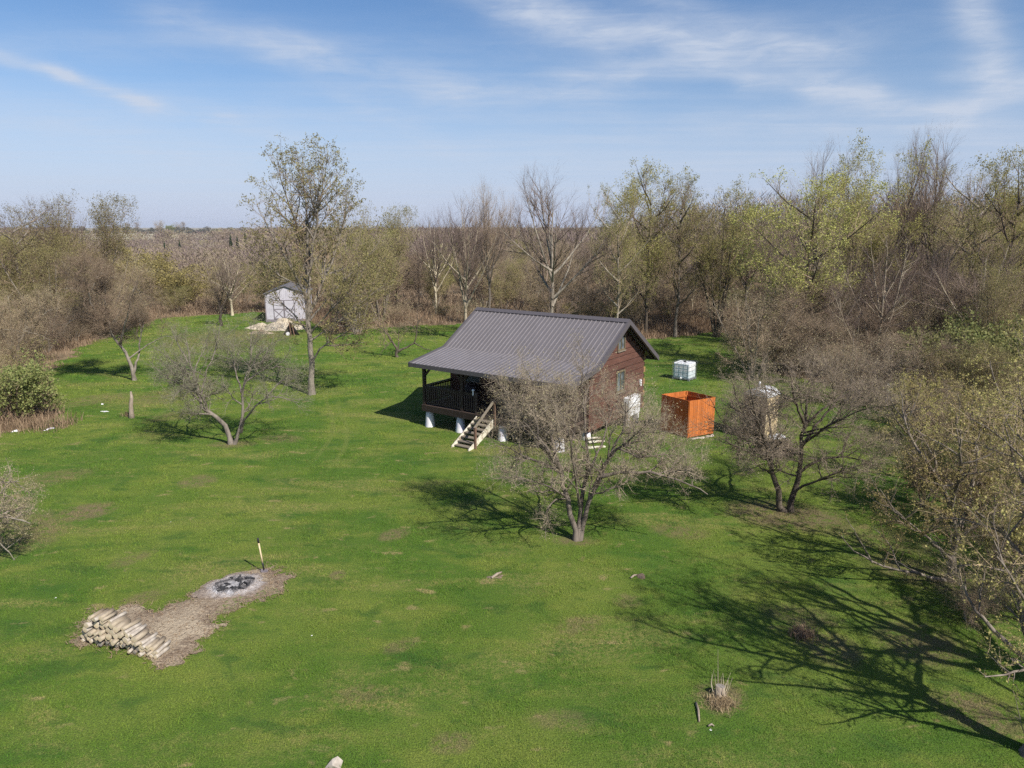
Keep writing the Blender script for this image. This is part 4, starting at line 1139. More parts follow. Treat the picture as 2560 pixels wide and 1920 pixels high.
# ------------------------------------------------------------------ the cabin
CA = -0.6113                               # heading of the cabin's front
UX, UY = math.cos(CA), math.sin(CA)
C0 = (-4.89, 33.45)
CAB = Matrix.Translation((C0[0], C0[1], 0)) @ Matrix.Rotation(CA, 4, 'Z')   # x along the front, y to the back
def wood(name, a, b, axis=0, scale=3.0, rough=.7, gap=None, spec=.3):
    m, nt = new_mat(name)
    tc = nt.node('ShaderNodeTexCoord').outputs['Object']
    st = [1.0, 1.0, 1.0]
    for k in range(3):
        st[k] = .12 if k == axis else 1.0
    n = nt.noise(nt.scaled(tc, st), scale * 6, 5, .7)
    big = nt.noise(tc, .9, 3, .6)
    col = nt.mix(nt.ramp(n, .3, .72), a, b)
    col = nt.mix(nt.ramp(big, .45, .75, 0, .5), col, tuple(c * .6 for c in a))
    isl = nt.node('ShaderNodeNewGeometry').outputs['Random Per Island']
    col = nt.mix(nt.ramp(isl, 0, 1, 0, .45), col, tuple(c * .62 for c in b))
    finish(nt, col, rough, n, .35, .015, spec=spec)
    return m
M['log'] = wood('red_brown_logs', (.155, .070, .050), (.085, .040, .030), 1)
M['log_x'] = wood('red_brown_logs_long', (.155, .070, .050), (.085, .040, .030), 0)
M['log_end'] = plain('log_end', (.30, .19, .08), (.20, .12, .05), 9)
M['chink'] = plain('chinking', (.045, .02, .015), (.03, .014, .01), 12)
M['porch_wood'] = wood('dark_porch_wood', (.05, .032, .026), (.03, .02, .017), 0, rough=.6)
M['rail_wood'] = wood('rail_wood', (.085, .058, .045), (.05, .035, .03), 2)
M['deck_edge'] = wood('weathered_deck', (.13, .095, .07), (.075, .05, .04), 0)
M['stair'] = wood('weathered_stair_boards', (.30, .26, .20), (.16, .13, .10), 0)
M['stringer'] = plain('flaking_white_paint', (.62, .58, .47), (.28, .22, .15), 5, lo=.48, hi=.62)
M['handrail'] = wood('handrail', (.22, .13, .09), (.14, .085, .06), 1)
M['pier'] = plain('white_pier', (.72, .70, .68), (.55, .52, .62), 3)
M['trim'] = plain('dark_metal_trim', (.095, .085, .09), (.085, .076, .08), 4, .45)
M['frame'] = plain('window_frame', (.15, .12, .07), (.10, .08, .05), 8)
M['white'] = plain('white_plastic', (.78, .79, .80), (.66, .67, .68), 2, .5)
M['black'] = plain('black_plastic', (.02, .02, .022), (.03, .03, .03), 6, .5)
M['steel'] = plain('galvanised_steel', (.38, .39, .40), (.28, .29, .30), 14, .42, metal=.6)
def roof_mat():
    m, nt = new_mat('roof_metal')
    tc = nt.node('ShaderNodeTexCoord').outputs['Object']
    n = nt.noise(tc, .8, 4, .6); f = nt.noise(nt.scaled(tc, (8, .4, 1)), 2.0, 3, .6)
    col = nt.mix(nt.ramp(n, .3, .7), (.165, .148, .148), (.145, .130, .130))
    col = nt.mix(nt.ramp(f, .5, .75, 0, .35), col, (.20, .175, .185))
    finish(nt, col, nt.ramp(n, .3, .7, .33, .45), n, .05, .01, metal=.15, spec=.5)
    return m
M['roof'] = roof_mat()
M['seam'] = plain('roof_seam_glint', (.28, .255, .26), (.23, .21, .215), 2, .30, metal=.35, spec=.6)  # lighter than the roof: the shine along the ribs is put into this colour
def glass_mat():
    m, nt = new_mat('window_glass')
    tc = nt.node('ShaderNodeTexCoord').outputs['Object']
    n = nt.noise(tc, 2.5, 2, .5)
    finish(nt, nt.mix(nt.ramp(n, .35, .65), (.05, .06, .065), (.16, .18, .19)), .06, n, .04, .05, spec=1.0)
    return m
M['glass'] = glass_mat()

cab = thing('cabin', 'red-brown log cabin on white piers with a grey metal roof and front porch', 'cabin', (C0[0], C0[1], 0), CA)
RL = 8.84                                  # roof length
S = [(0.0, 3.13), (2.53, 3.57), (5.30, 5.24), (8.71, 3.06)]     # roof profile: distance from the front eave, height
def zroof(s):
    return float(np.interp(s, [p[0] for p in S], [p[1] for p in S]))

def roof_part():
    mb = MB(); th = .05
    for a, b in zip(S[:-1], S[1:]):
        poly = [(a[0], a[1] - th), (b[0], b[1] - th), (b[0], b[1]), (a[0], a[1])]
        vs = [(0, p, z) for p, z in poly] + [(RL, p, z) for p, z in poly]
        mb._add(vs, [(0, 1, 2, 3), (7, 6, 5, 4), (0, 4, 5, 1), (1, 5, 6, 2), (2, 6, 7, 3), (3, 7, 4, 0)])
    n = 38; stp = RL / n
    rb = mb; mb = MB()
    for (a, b) in zip(S[:-1], S[1:]):
        d = Vector((0, b[0] - a[0], b[1] - a[1])); nn = Vector((0, -d.z, d.y)).normalized()
        A, B = Vector((0, *a)), Vector((0, *b))
        for k in range(1, n):
            x = k * stp
            w0, w1, h = .022, .012, .030
            vs = []
            for p in (A, B):
                for (dx, dh) in ((-w0, -.004), (w0, -.004), (w1, h), (-w1, h)):
                    vs.append((x + dx, *(p + nn * dh)[1:]))
            mb._add(vs, [(0, 1, 2, 3), (7, 6, 5, 4), (0, 4, 5, 1), (1, 5, 6, 2), (2, 6, 7, 3), (3, 7, 4, 0)])
    o = rb.build('roof', M['roof'], cab)
    mb.build('standing_seams', M['seam'], o)
    return o
roof = roof_part()
mb = MB()
for x0 in (-.03, RL - .09):               # rake trims
    mb = MB()
    for a, b in zip(S[:-1], S[1:]):
        vs = []
        for xx in (x0, x0 + .12):
            vs += [(xx, a[0], a[1] - .20), (xx, b[0], b[1] - .20), (xx, b[0], b[1] + .03), (xx, a[0], a[1] + .03)]
        mb._add(vs, [(0, 1, 2, 3), (7, 6, 5, 4), (0, 4, 5, 1), (1, 5, 6, 2), (2, 6, 7, 3), (3, 7, 4, 0)])
    mb.build('rake_trim', M['trim'], roof)
mb = MB()
mb.box((.0, 5.30 - .17, 5.16), (RL, 5.30 + .17, 5.20)); mb.prism([(0, 0), (RL, 0), (RL, .02), (0, .02)], 0, .01)
mb = MB()
for sgn, (q0, z0), (q1, z1) in ((0, (5.08, 5.145), (5.30, 5.275)), (1, (5.30, 5.275), (5.52, 5.14))):
    vs = [(x, q, z + o) for x in (.02, RL - .02) for q, z, o in ((q0, z0, 0), (q1, z1, 0), (q1, z1, .025), (q0, z0, .025))]
    mb._add(vs, [(0, 1, 2, 3), (7, 6, 5, 4), (0, 4, 5, 1), (1, 5, 6, 2), (2, 6, 7, 3), (3, 7, 4, 0)])
mb.build('ridge_cap', M['trim'], roof)
mb = MB(); mb.box((.03, -.012, 2.95), (RL - .03, .028, 3.14)); mb.box((.03, 8.68, 2.88), (RL - .03, 8.72, 3.06))
mb.build('fascia', M['trim'], roof)
mb = MB()                                  # rafters under the eaves
for k in range(12):
    x = .25 + k * (RL - .5) / 11
    for a, b in zip(S[:-1], S[1:]):
        mb.bar((x, a[0] + .04, a[1] - .13), (x, b[0] - .02, b[1] - .13), .05, .12)
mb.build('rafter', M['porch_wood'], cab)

W0, W1, D0, D1, ZB = .45, RL - .48, 2.50, 8.05, .50
PL = .30                                   # plank height
def gable(x0, x1, name, holes):
    mb = MB(); z = ZB; k = 0
    while z < 5.1:
        z1 = min(z + PL - .026, 5.12)
        # extent under the roof
        lo = D0; hi = D1
        zz = z1 + .07
        if zz > zroof(D0): lo = max(lo, float(np.interp(zz, [3.57, 5.24], [2.53, 5.30])))
        if zz > zroof(D1): hi = min(hi, float(np.interp(zz, [3.06, 5.24], [8.71, 5.30])[()] if zz <= 5.24 else 5.3))
        if hi - lo > .25:
            segs = [(lo, hi)]
            for (h0, h1, y0, y1) in holes:
                if z1 > h0 and z < h1:
                    segs = [t for a, b in segs for t in ((a, min(b, y0)), (max(a, y1), b)) if t[1] - t[0] > .02]
            for a, b in segs:
                mb.box((x0, a, z), (x1, b, z1))
        z += PL; k += 1
    o = mb.build(name, M['log'], cab, bevel=.012)
    c = MB()
    poly = [(D0, ZB), (D1, ZB), (D1, zroof(D1) - .08), (5.30, 5.14), (2.55, 3.48), (D0, 3.48)]
    xm0, xm1 = (x0 + .03, x0 + .06) if x0 < 1 else (x1 - .07, x1 - .03)
    c.prism([(a, b) for a, b in poly], xm0, xm1, Matrix(((0, 1, 0, 0), (1, 0, 0, 0), (0, 0, 1, 0), (0, 0, 0, 1))))
    c.build('chinking', M['chink'], o)
    return o
gable(W1 - .13, W1, 'wall', [(3.78, 4.52, 5.08, 5.82), (1.80, 2.82, 5.05, 5.92)])
gable(W0, W0 + .13, 'wall', [])
def long_wall(y0, y1, zt, holes, name='wall'):
    mb = MB(); z = ZB
    while z < zt - .05:
        z1 = min(z + PL - .026, zt)
        segs = [(W0 + .14, W1 - .14)]
        for (h0, h1, x0, x1) in holes:
            if z1 > h0 and z < h1:
                segs = [t for a, b in segs for t in ((a, min(b, x0)), (max(a, x1), b)) if t[1] - t[0] > .02]
        for a, b in segs: mb.box((a, y0, z), (b, y1, z1))
        z += PL
    o = mb.build(name, M['log_x'], cab, bevel=.012)
    c = MB().box((W0 + .15, y0 + .04, ZB), (W1 - .15, y1 - .04, zt - .02)); c.build('chinking', M['chink'], o)
long_wall(D0 + .01, D0 + .14, 3.42, [(1.1, 3.1, 3.9, 4.85), (1.9, 2.8, 1.4, 2.4), (1.9, 2.8, 6.3, 7.3)])
long_wall(D1 - .14, D1 - .01, 3.28, [])
mb = MB()                                  # projecting log ends at the rear right corner
z = ZB
k = 0
while z < 3.2:
    if k % 2 == 0: mb.box((W1 - .15, D1 + .002, z + .01), (W1 - .003, D1 + .20, z + PL - .03), 0)
    else: mb.box((W1 - .15, D1 + .002, z + .05), (W1 - .003, D1 + .10, z + PL - .07), 1)
    z += PL; k += 1
mb.build('corner_log', [M['log_end'], M['chink']], cab, bevel=.01)

def window(y0, y1, z0, z1, x, name='window'):
    f = MB(); w = .07
    f.box((x - .04, y0, z0), (x + .035, y0 + w, z1)); f.box((x - .04, y1 - w, z0), (x + .035, y1, z1))
    f.box((x - .04, y0 + w, z1 - w), (x + .035, y1 - w, z1)); f.box((x - .04, y0 + w, z0), (x + .035, y1 - w, z0 + w))
    f.box((x - .03, (y0 + y1) / 2 - .02, z0 + w), (x + .02, (y0 + y1) / 2 + .02, z1 - w))
    o = f.build(name, M['frame'], cab)
    MB().box((x - .03, y0 + w, z0 + w), (x - .012, y1 - w, z1 - w)).build('pane', M['glass'], o)
    MB().box((x - .02, y0 - .03, z0 - .05), (x + .07, y1 + .03, z0 - .003)).build('sill', M['stair'], o)
window(5.08, 5.82, 3.78, 4.52, W1)
window(5.05, 5.92, 1.80, 2.82, W1)
for (x0, x1) in ((1.4, 2.4), (6.3, 7.3)):  # porch windows
    f = MB(); y = D0; w = .07
    f.box((x0, y - .03, 1.9), (x0 + w, y + .05, 2.8)); f.box((x1 - w, y - .03, 1.9), (x1, y + .05, 2.8)); f.box((x0 + w, y - .03, 1.9), (x1 - w, y + .05, 1.97)); f.box((x0 + w, y - .03, 2.73), (x1 - w, y + .05, 2.8))
    o = f.build('window', M['frame'], cab)
    MB().box((x0 + w, y + .005, 1.97), (x1 - w, y + .02, 2.73)).build('pane', M['glass'], o)
d = MB(); d.box((3.9, D0 + .02, 1.14), (4.85, D0 + .07, 3.1)); d.box((4.0, D0 - .005, 2.2), (4.75, D0 + .018, 3.0)); d.box((4.0, D0 - .005, 1.25), (4.75, D0 + .018, 2.05))
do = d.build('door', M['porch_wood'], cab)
MB().tube([(4.78, D0 - .03, 2.1), (4.78, D0 + .02, 2.1)], .03, 8).build('handle', M['steel'], do)
lamp = MB().box((W1 + .002, 7.56, 1.78), (W1 + .08, 7.68, 2.02)); lamp.tube([(W1 + .06, 7.62, 1.72), (W1 + .06, 7.62, 1.98)], .05, 8)
lamp.build('wall_lamp', M['white'], cab)

# porch
PZ = 1.10; PY0 = .38
mb = MB()
for k in range(14):
    y0 = PY0 + k * .152
    mb.box((W0, y0, PZ - .04), (W1, min(y0 + .146, D0 - .002), PZ))
mb.build('porch_floor', M['deck_edge'], cab)
mb = MB(); mb.box((W0, PY0 - .045, PZ - .30), (W1, PY0 - .002, PZ - .005)); mb.box((W0, PY0 + .002, PZ - .30), (W0 + .05, D0, PZ - .042)); mb.box((W1 - .05, PY0 + .002, PZ - .30), (W1, D0, PZ - .042))
for k in range(9): mb.box((W0 + .4 + k * .85, PY0 + .002, PZ - .26), (W0 + .45 + k * .85, D0, PZ - .045))
mb.build('deck_beam', M['porch_wood'], cab)
MB().box((W0 + .02, D0 + .2, PZ - .30), (W1 - .15, D1 - .2, PZ - .05)).build('floor_frame', M['porch_wood'], cab)
posts = [W0 + .10, 2.86, 5.40, W1 - .10]
for i, x in enumerate(posts):
    mb = MB(); mb.box((x - .07, PY0 + .02, PZ + .001), (x + .07, PY0 + .16, 3.02))
    for sgn in ((1,) if i == 0 else (-1,) if i == 3 else (-1, 1)):
        mb.bar((x + sgn * .05, PY0 + .09, 2.52), (x + sgn * .46, PY0 + .09, 2.98), .09, .09, up=(0, 1, 0))
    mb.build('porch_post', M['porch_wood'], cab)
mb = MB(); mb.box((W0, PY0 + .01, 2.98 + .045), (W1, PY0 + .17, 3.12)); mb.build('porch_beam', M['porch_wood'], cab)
def railing(p, q, name='railing'):
    (x0, y0), (x1, y1) = p, q
    L = math.hypot(x1 - x0, y1 - y0); n = int(L / .125)
    mb = MB(); mb.bar((x0, y0, PZ + .92), (x1, y1, PZ + .92), .10, .04); mb.bar((x0, y0, PZ + .84), (x1, y1, PZ + .84), .04, .07); mb.bar((x0, y0, PZ + .12), (x1, y1, PZ + .12), .04, .07)
    o = mb.build(name, M['porch_wood'], cab)
    for k in range(n):
        t = (k + .5) / n; x, y = x0 + (x1 - x0) * t, y0 + (y1 - y0) * t
        MB().box((x - .024, y - .024, PZ + .156), (x + .024, y + .024, PZ + .804)).build('baluster', M['rail_wood'], o)
railing((W0 + .18, PY0 + .08), (2.78, PY0 + .08)); railing((2.94, PY0 + .08), (3.62, PY0 + .08))
railing((5.48, PY0 + .08), (W1 - .18, PY0 + .08)); railing((W0 + .09, PY0 + .17), (W0 + .09, D0 - .03)); railing((W1 - .09, PY0 + .17), (W1 - .09, D0 - .03))
MB().box((3.63, PY0 + .02, PZ + .001), (3.74, PY0 + .13, PZ + 1.0)).build('stair_post', M['rail_wood'], cab)
sl = MB(); sl.tube([(3.56, PY0 - .005, PZ + .86), (3.56, PY0 - .005, PZ + 1.08)], .035, 10); sl.tube([(3.56, PY0 - .005, PZ + 1.082), (3.56, PY0 - .005, PZ + 1.12), (3.56, PY0 - .005, PZ + 1.15)], [.075, .06, .015], 10)
sl.build('rail_lamp', M['white'], cab)
for x in (W0 + .28, 2.62, 5.05, W1 - .35):
    MB().tube([(x, PY0 + .22, -.1), (x, PY0 + .22, .02), (x, PY0 + .22, .5), (x, PY0 + .22, PZ - .303)], [.26, .245, .20, .155], 20).build('pier', M['pier'], cab, smooth=True)
for x in (W0 + .28, 2.9, 5.4, W1 - .3):
    for y in (D0 + .3, D1 - .25):
        MB().tube([(x, y, -.1), (x, y, .25), (x, y, ZB - .003)], [.24, .22, .19], 16).build('pier', M['pier'], cab, smooth=True)

# dark rounded bundle at the porch corner
w = CAB @ Vector((2.25, 1.95, PZ))
mb = MB(); mb.tube([(0, 0, .02), (0, 0, .15), (0, 0, .5), (0, 0, .8), (0, 0, .95), (0, 0, 1.02)], [.26, .30, .33, .36, .28, .08], 18)
b = mb.build('covered_grill', plain('dark_cover', (.035, .025, .03), (.02, .016, .02), 5, .6), None, smooth=True, loc=w)
tag(b, 'dark rounded covered shape standing in the porch shade by the left railing', 'grill')

# stairs: a thing of its own leaning on the porch
st = thing('porch_stairs', 'weathered wooden stairs with flaking pale sides and one handrail at the porch', 'stairs', tuple(CAB @ Vector((0, 0, 0))), CA)
SX0, SX1 = 3.80, 4.74; SY1 = PY0 - .06; RUN = 1.62
for x in (SX0, SX1):
    mb = MB()
    vs = [(x + dx, y, z) for dx in (-.022, .022) for y, z in ((SY1, 1.04), (SY1, .70), (SY1 - RUN + .12, -.02), (SY1 - RUN - .22, -.02), (SY1 - RUN - .16, .10))]
    mb._add(vs, [(0, 1, 2, 3, 4), (9, 8, 7, 6, 5)] + [(i, i + 5, (i + 1) % 5 + 5, (i + 1) % 5) for i in range(5)])
    mb.build('stringer', M['stringer'], st)
for k in range(7):
    t = (k + .35) / 7.0
    y = SY1 - RUN * t - .06; z = 1.0 - .98 * t
    mb = MB(); mb.box((SX0 + .024, y - .13, z - .04), (SX1 - .024, y - .005, z)); mb.box((SX0 + .024, y + .005, z - .04), (SX1 - .024, y + .12, z))
    mb.build('tread', M['stair'], st)
mb = MB(); mb.bar((SX1 + .02, SY1 - .02, 1.85), (SX1 + .02, SY1 - 1.42, .93), .05, .11)
mb.build('handrail', M['stair'], st)
MB().box((SX1 + .024, SY1 - 1.46, -.02), (SX1 + .11, SY1 - 1.37, .98)).build('rail_post', M['handrail'], st)
MB().box((SX1 + .05, SY1 - .06, .72), (SX1 + .13, SY1 + .0, 1.86)).build('rail_post', M['handrail'], st)

# white cabinet standing at the gable wall
w = CAB @ Vector((W1 + .06, 5.75, 0))
wc = thing('white_cabinet', 'white upright panel cabinet standing against the cabin gable wall behind the apple twigs', 'cabinet', w, CA)
MB().box((0, 0, .55), (.32, 1.2, 1.46)).build('body', M['white'], wc, bevel=.02)
MB().box((.322, .05, .60), (.345, .59, 1.41)).build('door', M['white'], wc, bevel=.008)
MB().box((.322, .61, .60), (.345, 1.15, 1.41)).build('door', M['white'], wc, bevel=.008)
for yy in (.1, 1.1): MB().box((.04, yy - .05, -.03), (.28, yy + .05, .549)).build('leg', M['pier'], wc)

# white boards on the grass below the gable
for i, (u, v, rz, L, lab) in enumerate(((1488, 1124, .35, .95, 'longest whitish board of the loose stack below the cabin gable'), (1490, 1112, .42, .8, 'whitish board lying behind the longest one below the cabin gable'), (1484, 1106, .3, .6, 'short whitish board at the back of the loose stack below the gable'))):
    p = gp(u, v)
    o = MB().box((-L / 2, -.07, 0), (L / 2, .07, .06)).build('board', M['stringer'], None, bevel=.008, loc=(p[0], p[1], float(gz(p[0], p[1])) + .03 + .05 * i))
    o.rotation_euler = (.06, .04, rz)
    tag(o, lab, 'board')
# ------------------------------------------------------------------ white tank in its cage
def ibc():
    c = gp(1723, 956); A = R(-38)
    t = thing('water_tank', 'white plastic water tank in a steel cage on the lawn behind the cabin', 'tank', (c[0], c[1], float(gz(c[0], c[1]))), A)
    L, Wd, H0, H1 = 1.16, 1.02, .15, 1.15      # -x along the left face, +y to the back
    m, nt = new_mat('tank_plastic')
    z = nt.node('ShaderNodeSeparateXYZ'); nt.l.new(nt.node('ShaderNodeTexCoord').outputs['Object'], z.inputs[0])
    n = nt.noise(nt.node('ShaderNodeTexCoord').outputs['Object'], 3, 3, .6)
    col = nt.mix(nt.ramp(z.outputs[2], .60, .66), (.70, .78, .82), (.90, .90, .91))
    finish(nt, nt.mix(nt.ramp(n, .4, .7, 0, .3), col, (.62, .64, .66)), .35, spec=.4, trans=.15)
    b = MB().box((-L + .03, .03, H0), (-.03, Wd - .03, H1 - .03)).build('tank_body', m, t, bevel=.07)
    MB().tube([(-L / 2, Wd / 2, H1 - .032), (-L / 2, Wd / 2, H1 + .03)], .09, 16).build('lid', M['black'], t)
    cg = MB()
    for k in range(5):
        x = -L + k * L / 4
        for y in (0, Wd): cg.tube([(x, y, .13), (x, y, H1)], .0075, 6)
    for k in range(1, 5):
        y = k * Wd / 5
        for x in (-L, 0): cg.tube([(x, y, .13), (x, y, H1)], .0075, 6)
    for z in (.16, .41, .66, .91, H1):
        cg.tube([(-L, 0, z), (0, 0, z), (0, Wd, z), (-L, Wd, z), (-L, 0, z)], .0075, 6, caps=False)
    for x in (-L * .33, -L * .67): cg.tube([(x, 0, H1), (x, Wd, H1)], .012, 6)
    cg.build('cage', M['steel'], t)
    p = MB()
    p.box((-L, 0, .095), (0, Wd, .125)); p.box((-L, 0, -.01), (0, .10, .02)); p.box((-L, Wd - .1, -.01), (0, Wd, .02)); p.box((-L, Wd / 2 - .05, -.01), (0, Wd / 2 + .05, .02))
    for x in (-L, -L / 2 - .07, -.14):
        for y in (.002, Wd / 2 - .05, Wd - .102): p.box((x + .002, y, .021), (x + .138, y + .098, .094))
    p.build('pallet', M['steel'], t)
    MB().tube([(-L / 2, -.07, .17), (-L / 2, .028, .17)], .05, 10).tube([(-L / 2, -.06, .19), (-L / 2 , -.06, .27)], .018, 6).build('valve', M['white'], t)
ibc()

# ------------------------------------------------------------------ orange board stall, open to the sky
M['cedar'] = wood('orange_stain', (.58, .18, .042), (.44, .125, .028), 2, rough=.65)
M['cedar_door'] = wood('red_orange_stain', (.60, .15, .04), (.46, .105, .028), 2, rough=.6)
def stall():
    cs = [np.array(p) for p in ((7.0, 32.75), (7.98, 31.42), (9.33, 32.15), (8.35, 33.48))]
    c = cs[1]
    g = float(gz(*c))
    t = thing('board_stall', 'bright orange roofless stall of upright boards between the cabin and the twiggy trees', 'stall', (c[0], c[1], g))
    loc = [np.array([p[0] - c[0], p[1] - c[1]]) for p in cs]
    H = 1.78
    def panel(p, q, name, gap0=0.0, gap1=0.0, z0=.06):
        d = q - p; L = np.hypot(*d); d = d / L; nrm = np.array([d[1], -d[0]])
        mb = MB(); x = gap0; n = max(1, int(round((L - gap0 - gap1) / .118))); w = (L - gap0 - gap1) / n
        for k in range(n):
            a = p + d * (gap0 + k * w + .003); b = p + d * (gap0 + (k + 1) * w - .003)
            off = nrm * (.012 if k % 2 else .016); z1 = H - .012 * random.random()
            m4 = [a + off, b + off, b + off - nrm * .02, a + off - nrm * .02]
            vs = [(*v, z0 + .01 * random.random()) for v in m4] + [(*v, z1) for v in m4]
            mb._add(vs, [(0, 3, 2, 1), (4, 5, 6, 7), (0, 1, 5, 4), (1, 2, 6, 5), (2, 3, 7, 6), (3, 0, 4, 7)])
        o = mb.build(name, M['cedar_door' if name == 'door' else 'cedar'], t)
        r = MB()
        for z in (.35, 1.0, 1.55):
            a = p + d * (gap0 + .05) - nrm * .03; b = q - d * (gap1 + .05) - nrm * .03
            r.bar((*a, z), (*b, z), .035, .085)
        r.build('rail', M['cedar'], o)
    panel(loc[0], loc[1], 'door', 0, .07)
    panel(loc[1], loc[2], 'board_wall')
    panel(loc[2], loc[3], 'board_wall')
    panel(loc[3], loc[0], 'board_wall')
    for p in loc:
        q = p * .96 + np.mean(loc, 0) * .04
        MB().box((q[0] - .035, q[1] - .035, -.03), (q[0] + .035, q[1] + .035, H - .02)).build('corner_post', M['cedar'], t)
    inn = [p * .9 + np.mean(loc, 0) * .1 for p in loc]
    mb = MB(); mb._add([(*p, z) for z in (.0, .07) for p in inn], [(3, 2, 1, 0), (4, 5, 6, 7), (0, 1, 5, 4), (1, 2, 6, 5), (2, 3, 7, 6), (3, 0, 4, 7)])
    mb.build('floor', M['stair'], t)
    return cs
CS = stall()
M['stone'] = plain('pale_stone', (.46, .42, .36), (.30, .27, .23), 7, .9, .4)
def rock(name, p, s, mat, seed, label, cat, group=None, flat=.6, sink=.25):
    rng = np.random.default_rng(seed)
    import bmesh
    bm = bmesh.new(); bmesh.ops.create_icosphere(bm, subdivisions=3, radius=1)
    k = rng.normal(size=(7, 3)); a = rng.uniform(.06, .18, 7); ph = rng.uniform(0, 6, 7)
    for v in bm.verts:
        c = np.array(v.co); f = 1 + sum(a[i] * math.sin(c @ k[i] * 2.2 + ph[i]) for i in range(7))
        v.co = (c[0] * f * s[0], c[1] * f * s[1], c[2] * f * s[2])
    for f in bm.faces: f.smooth = True
    me = bpy.data.meshes.new(name); bm.to_mesh(me); bm.free(); me.materials.append(mat)
    o = link(name, me); o.location = (p[0], p[1], float(gz(p[0], p[1])) + s[2] * (1 - 2 * sink)); o.rotation_euler.z = rng.uniform(0, 6)
    return tag(o, label, cat, group)
words = ['first', 'second', 'third', 'fourth', 'fifth']
for k in range(5):
    q = CS[1] + (CS[2] - CS[1]) * (.12 + .19 * k) + np.array([.06, -.16])
    rock('paving_stone', q, (.15, .10, .05), M['stone'], 50 + k, f'{words[k]} pale stone from the left along the foot of the orange stall', 'stone', 'stones along the orange stall')

# ------------------------------------------------------------------ portable toilet
def toilet():
    c = gp(1897, 1092); A = R(-46)
    t = thing('portable_toilet', 'cream and brown portable toilet with a white domed roof behind the twiggy tree', 'toilet', (c[0], c[1], float(gz(c[0], c[1]))), A)
    cream = plain('cream_plastic', (.72, .58, .36), (.62, .49, .30), 3, .5); brown = plain('brown_plastic', (.13, .075, .055), (.10, .06, .045), 3, .5)
    w = .56; H = 2.05
    b = MB(); b.box((-w, -w, .12), (w, w, H)); 
    for k in range(6):
        y = -w + .1 + k * .17
        b.box((w + .001, y, .2), (w + .028, y + .09, H - .1)); b.box((-w - .028, y, .2), (-w - .001, y + .09, H - .1))
    for k in range(6):
        x = -w + .1 + k * .17
        b.box((x, w + .001, .2), (x + .09, w + .028, H - .1))
    b.build('cabin_body', cream, t, bevel=.02)
    d = MB(); d.box((-w + .05, -w - .03, .2), (w - .05, -w - .002, H - .08)).box((-w + .15, -w - .042, .35), (w - .15, -w - .031, 1.0)).box((-w + .15, -w - .042, 1.1), (w - .15, -w - .031, 1.8))
    do = d.build('door', brown, t, bevel=.008)
    MB().box((w - .16, -w - .07, 1.02), (w - .10, -w - .043, 1.14)).build('handle', M['black'], do)
    r = MB(); n = 14
    prof = [(-w - .05 + (2 * w + .1) * k / n, H + .002 + .30 * math.sin(math.pi * k / n) ** .7) for k in range(n + 1)]
    r.prism([(-w - .05, H + .001)] + prof[1:-1] + [(w + .05, H + .001)], -w - .05, w + .05)
    r.build('roof', M['white'], t)
    MB().box((-w - .04, -w - .04, -.03), (w + .04, w + .04, .118)).build('skid', M['black'], t)
    MB().tube([(-.35, .4, H - .05), (-.35, .4, H + .45)], .05, 10).build('vent_pipe', M['white'], t)
toilet()
# heap behind the twiggy tree
p = gp(1940, 1132)
hp = thing('brush_heap', 'heap of cut grey brush with a pale sheet on top', 'heap', (p[0], p[1], float(gz(p[0], p[1]))))
rng = np.random.default_rng(8)
n = 420; P = np.empty((n, 3, 3)); a = rng.uniform(0, 6.283, n); r = np.sqrt(rng.random(n)) * .75; z = rng.random(n) * .75 * (1 - (r / .85) ** 2)
c = np.stack([np.cos(a) * r, np.sin(a) * r * .8, z + .02], -1); dv = unit(rng.normal(size=(n, 3)) * np.array([1, 1, .35])) * rng.uniform(.2, .55, n)[:, None]
P[:, 0] = c - dv; P[:, 1] = c + rng.normal(0, .03, (n, 3)); P[:, 2] = c + dv; P[:, :, 2] = np.maximum(P[:, :, 2], .02)
v, q = tubes(P, np.repeat(rng.uniform(.008, .02, n)[:, None], 3, 1), 4)
link('brush', np_mesh('brush', v, q, None, [M['twig_apple']]), hp)
def sheet(parent, W, D, z, mat, seed, name='sheet'):
    rng = np.random.default_rng(seed); k = 14
    X, Y = np.meshgrid(np.linspace(-W / 2, W / 2, k), np.linspace(-D / 2, D / 2, k))
    Z = z - .5 * ((X / W) ** 2 + (Y / D) ** 2) * .9 + .03 * np.sin(X * 17 + 1) * np.sin(Y * 13) + rng.normal(0, .008, X.shape)
    V = np.stack([X, Y, Z], -1).reshape(-1, 3); i, j = np.meshgrid(np.arange(k - 1), np.arange(k - 1), indexing='ij')
    q = np.stack([i * k + j, i * k + j + 1, (i + 1) * k + j + 1, (i + 1) * k + j], -1).reshape(-1, 4)
    o = link(name, np_mesh(name, V, q, None, [mat], smooth=True), parent); s = o.modifiers.new('t', 'SOLIDIFY'); s.thickness = .012
sheet(hp, .7, .5, .86, M['white'], 3)

# white utility post
p = gp(2216, 1008)
up = thing('utility_post', 'small white meter box on a post at the foot of the pale-barked tree', 'utility post', (p[0], p[1], float(gz(p[0], p[1]))), R(20))
MB().box((-.05, -.05, -.05), (.05, .05, .72)).build('post', M['pier'], up)
MB().box((-.20, -.13, .60), (.20, -.051, 1.16)).build('meter_box', M['white'], up, bevel=.02)
MB().tube([(0, -.131, .98), (0, -.17, .98)], .08, 14).build('dial', M['steel'], up)

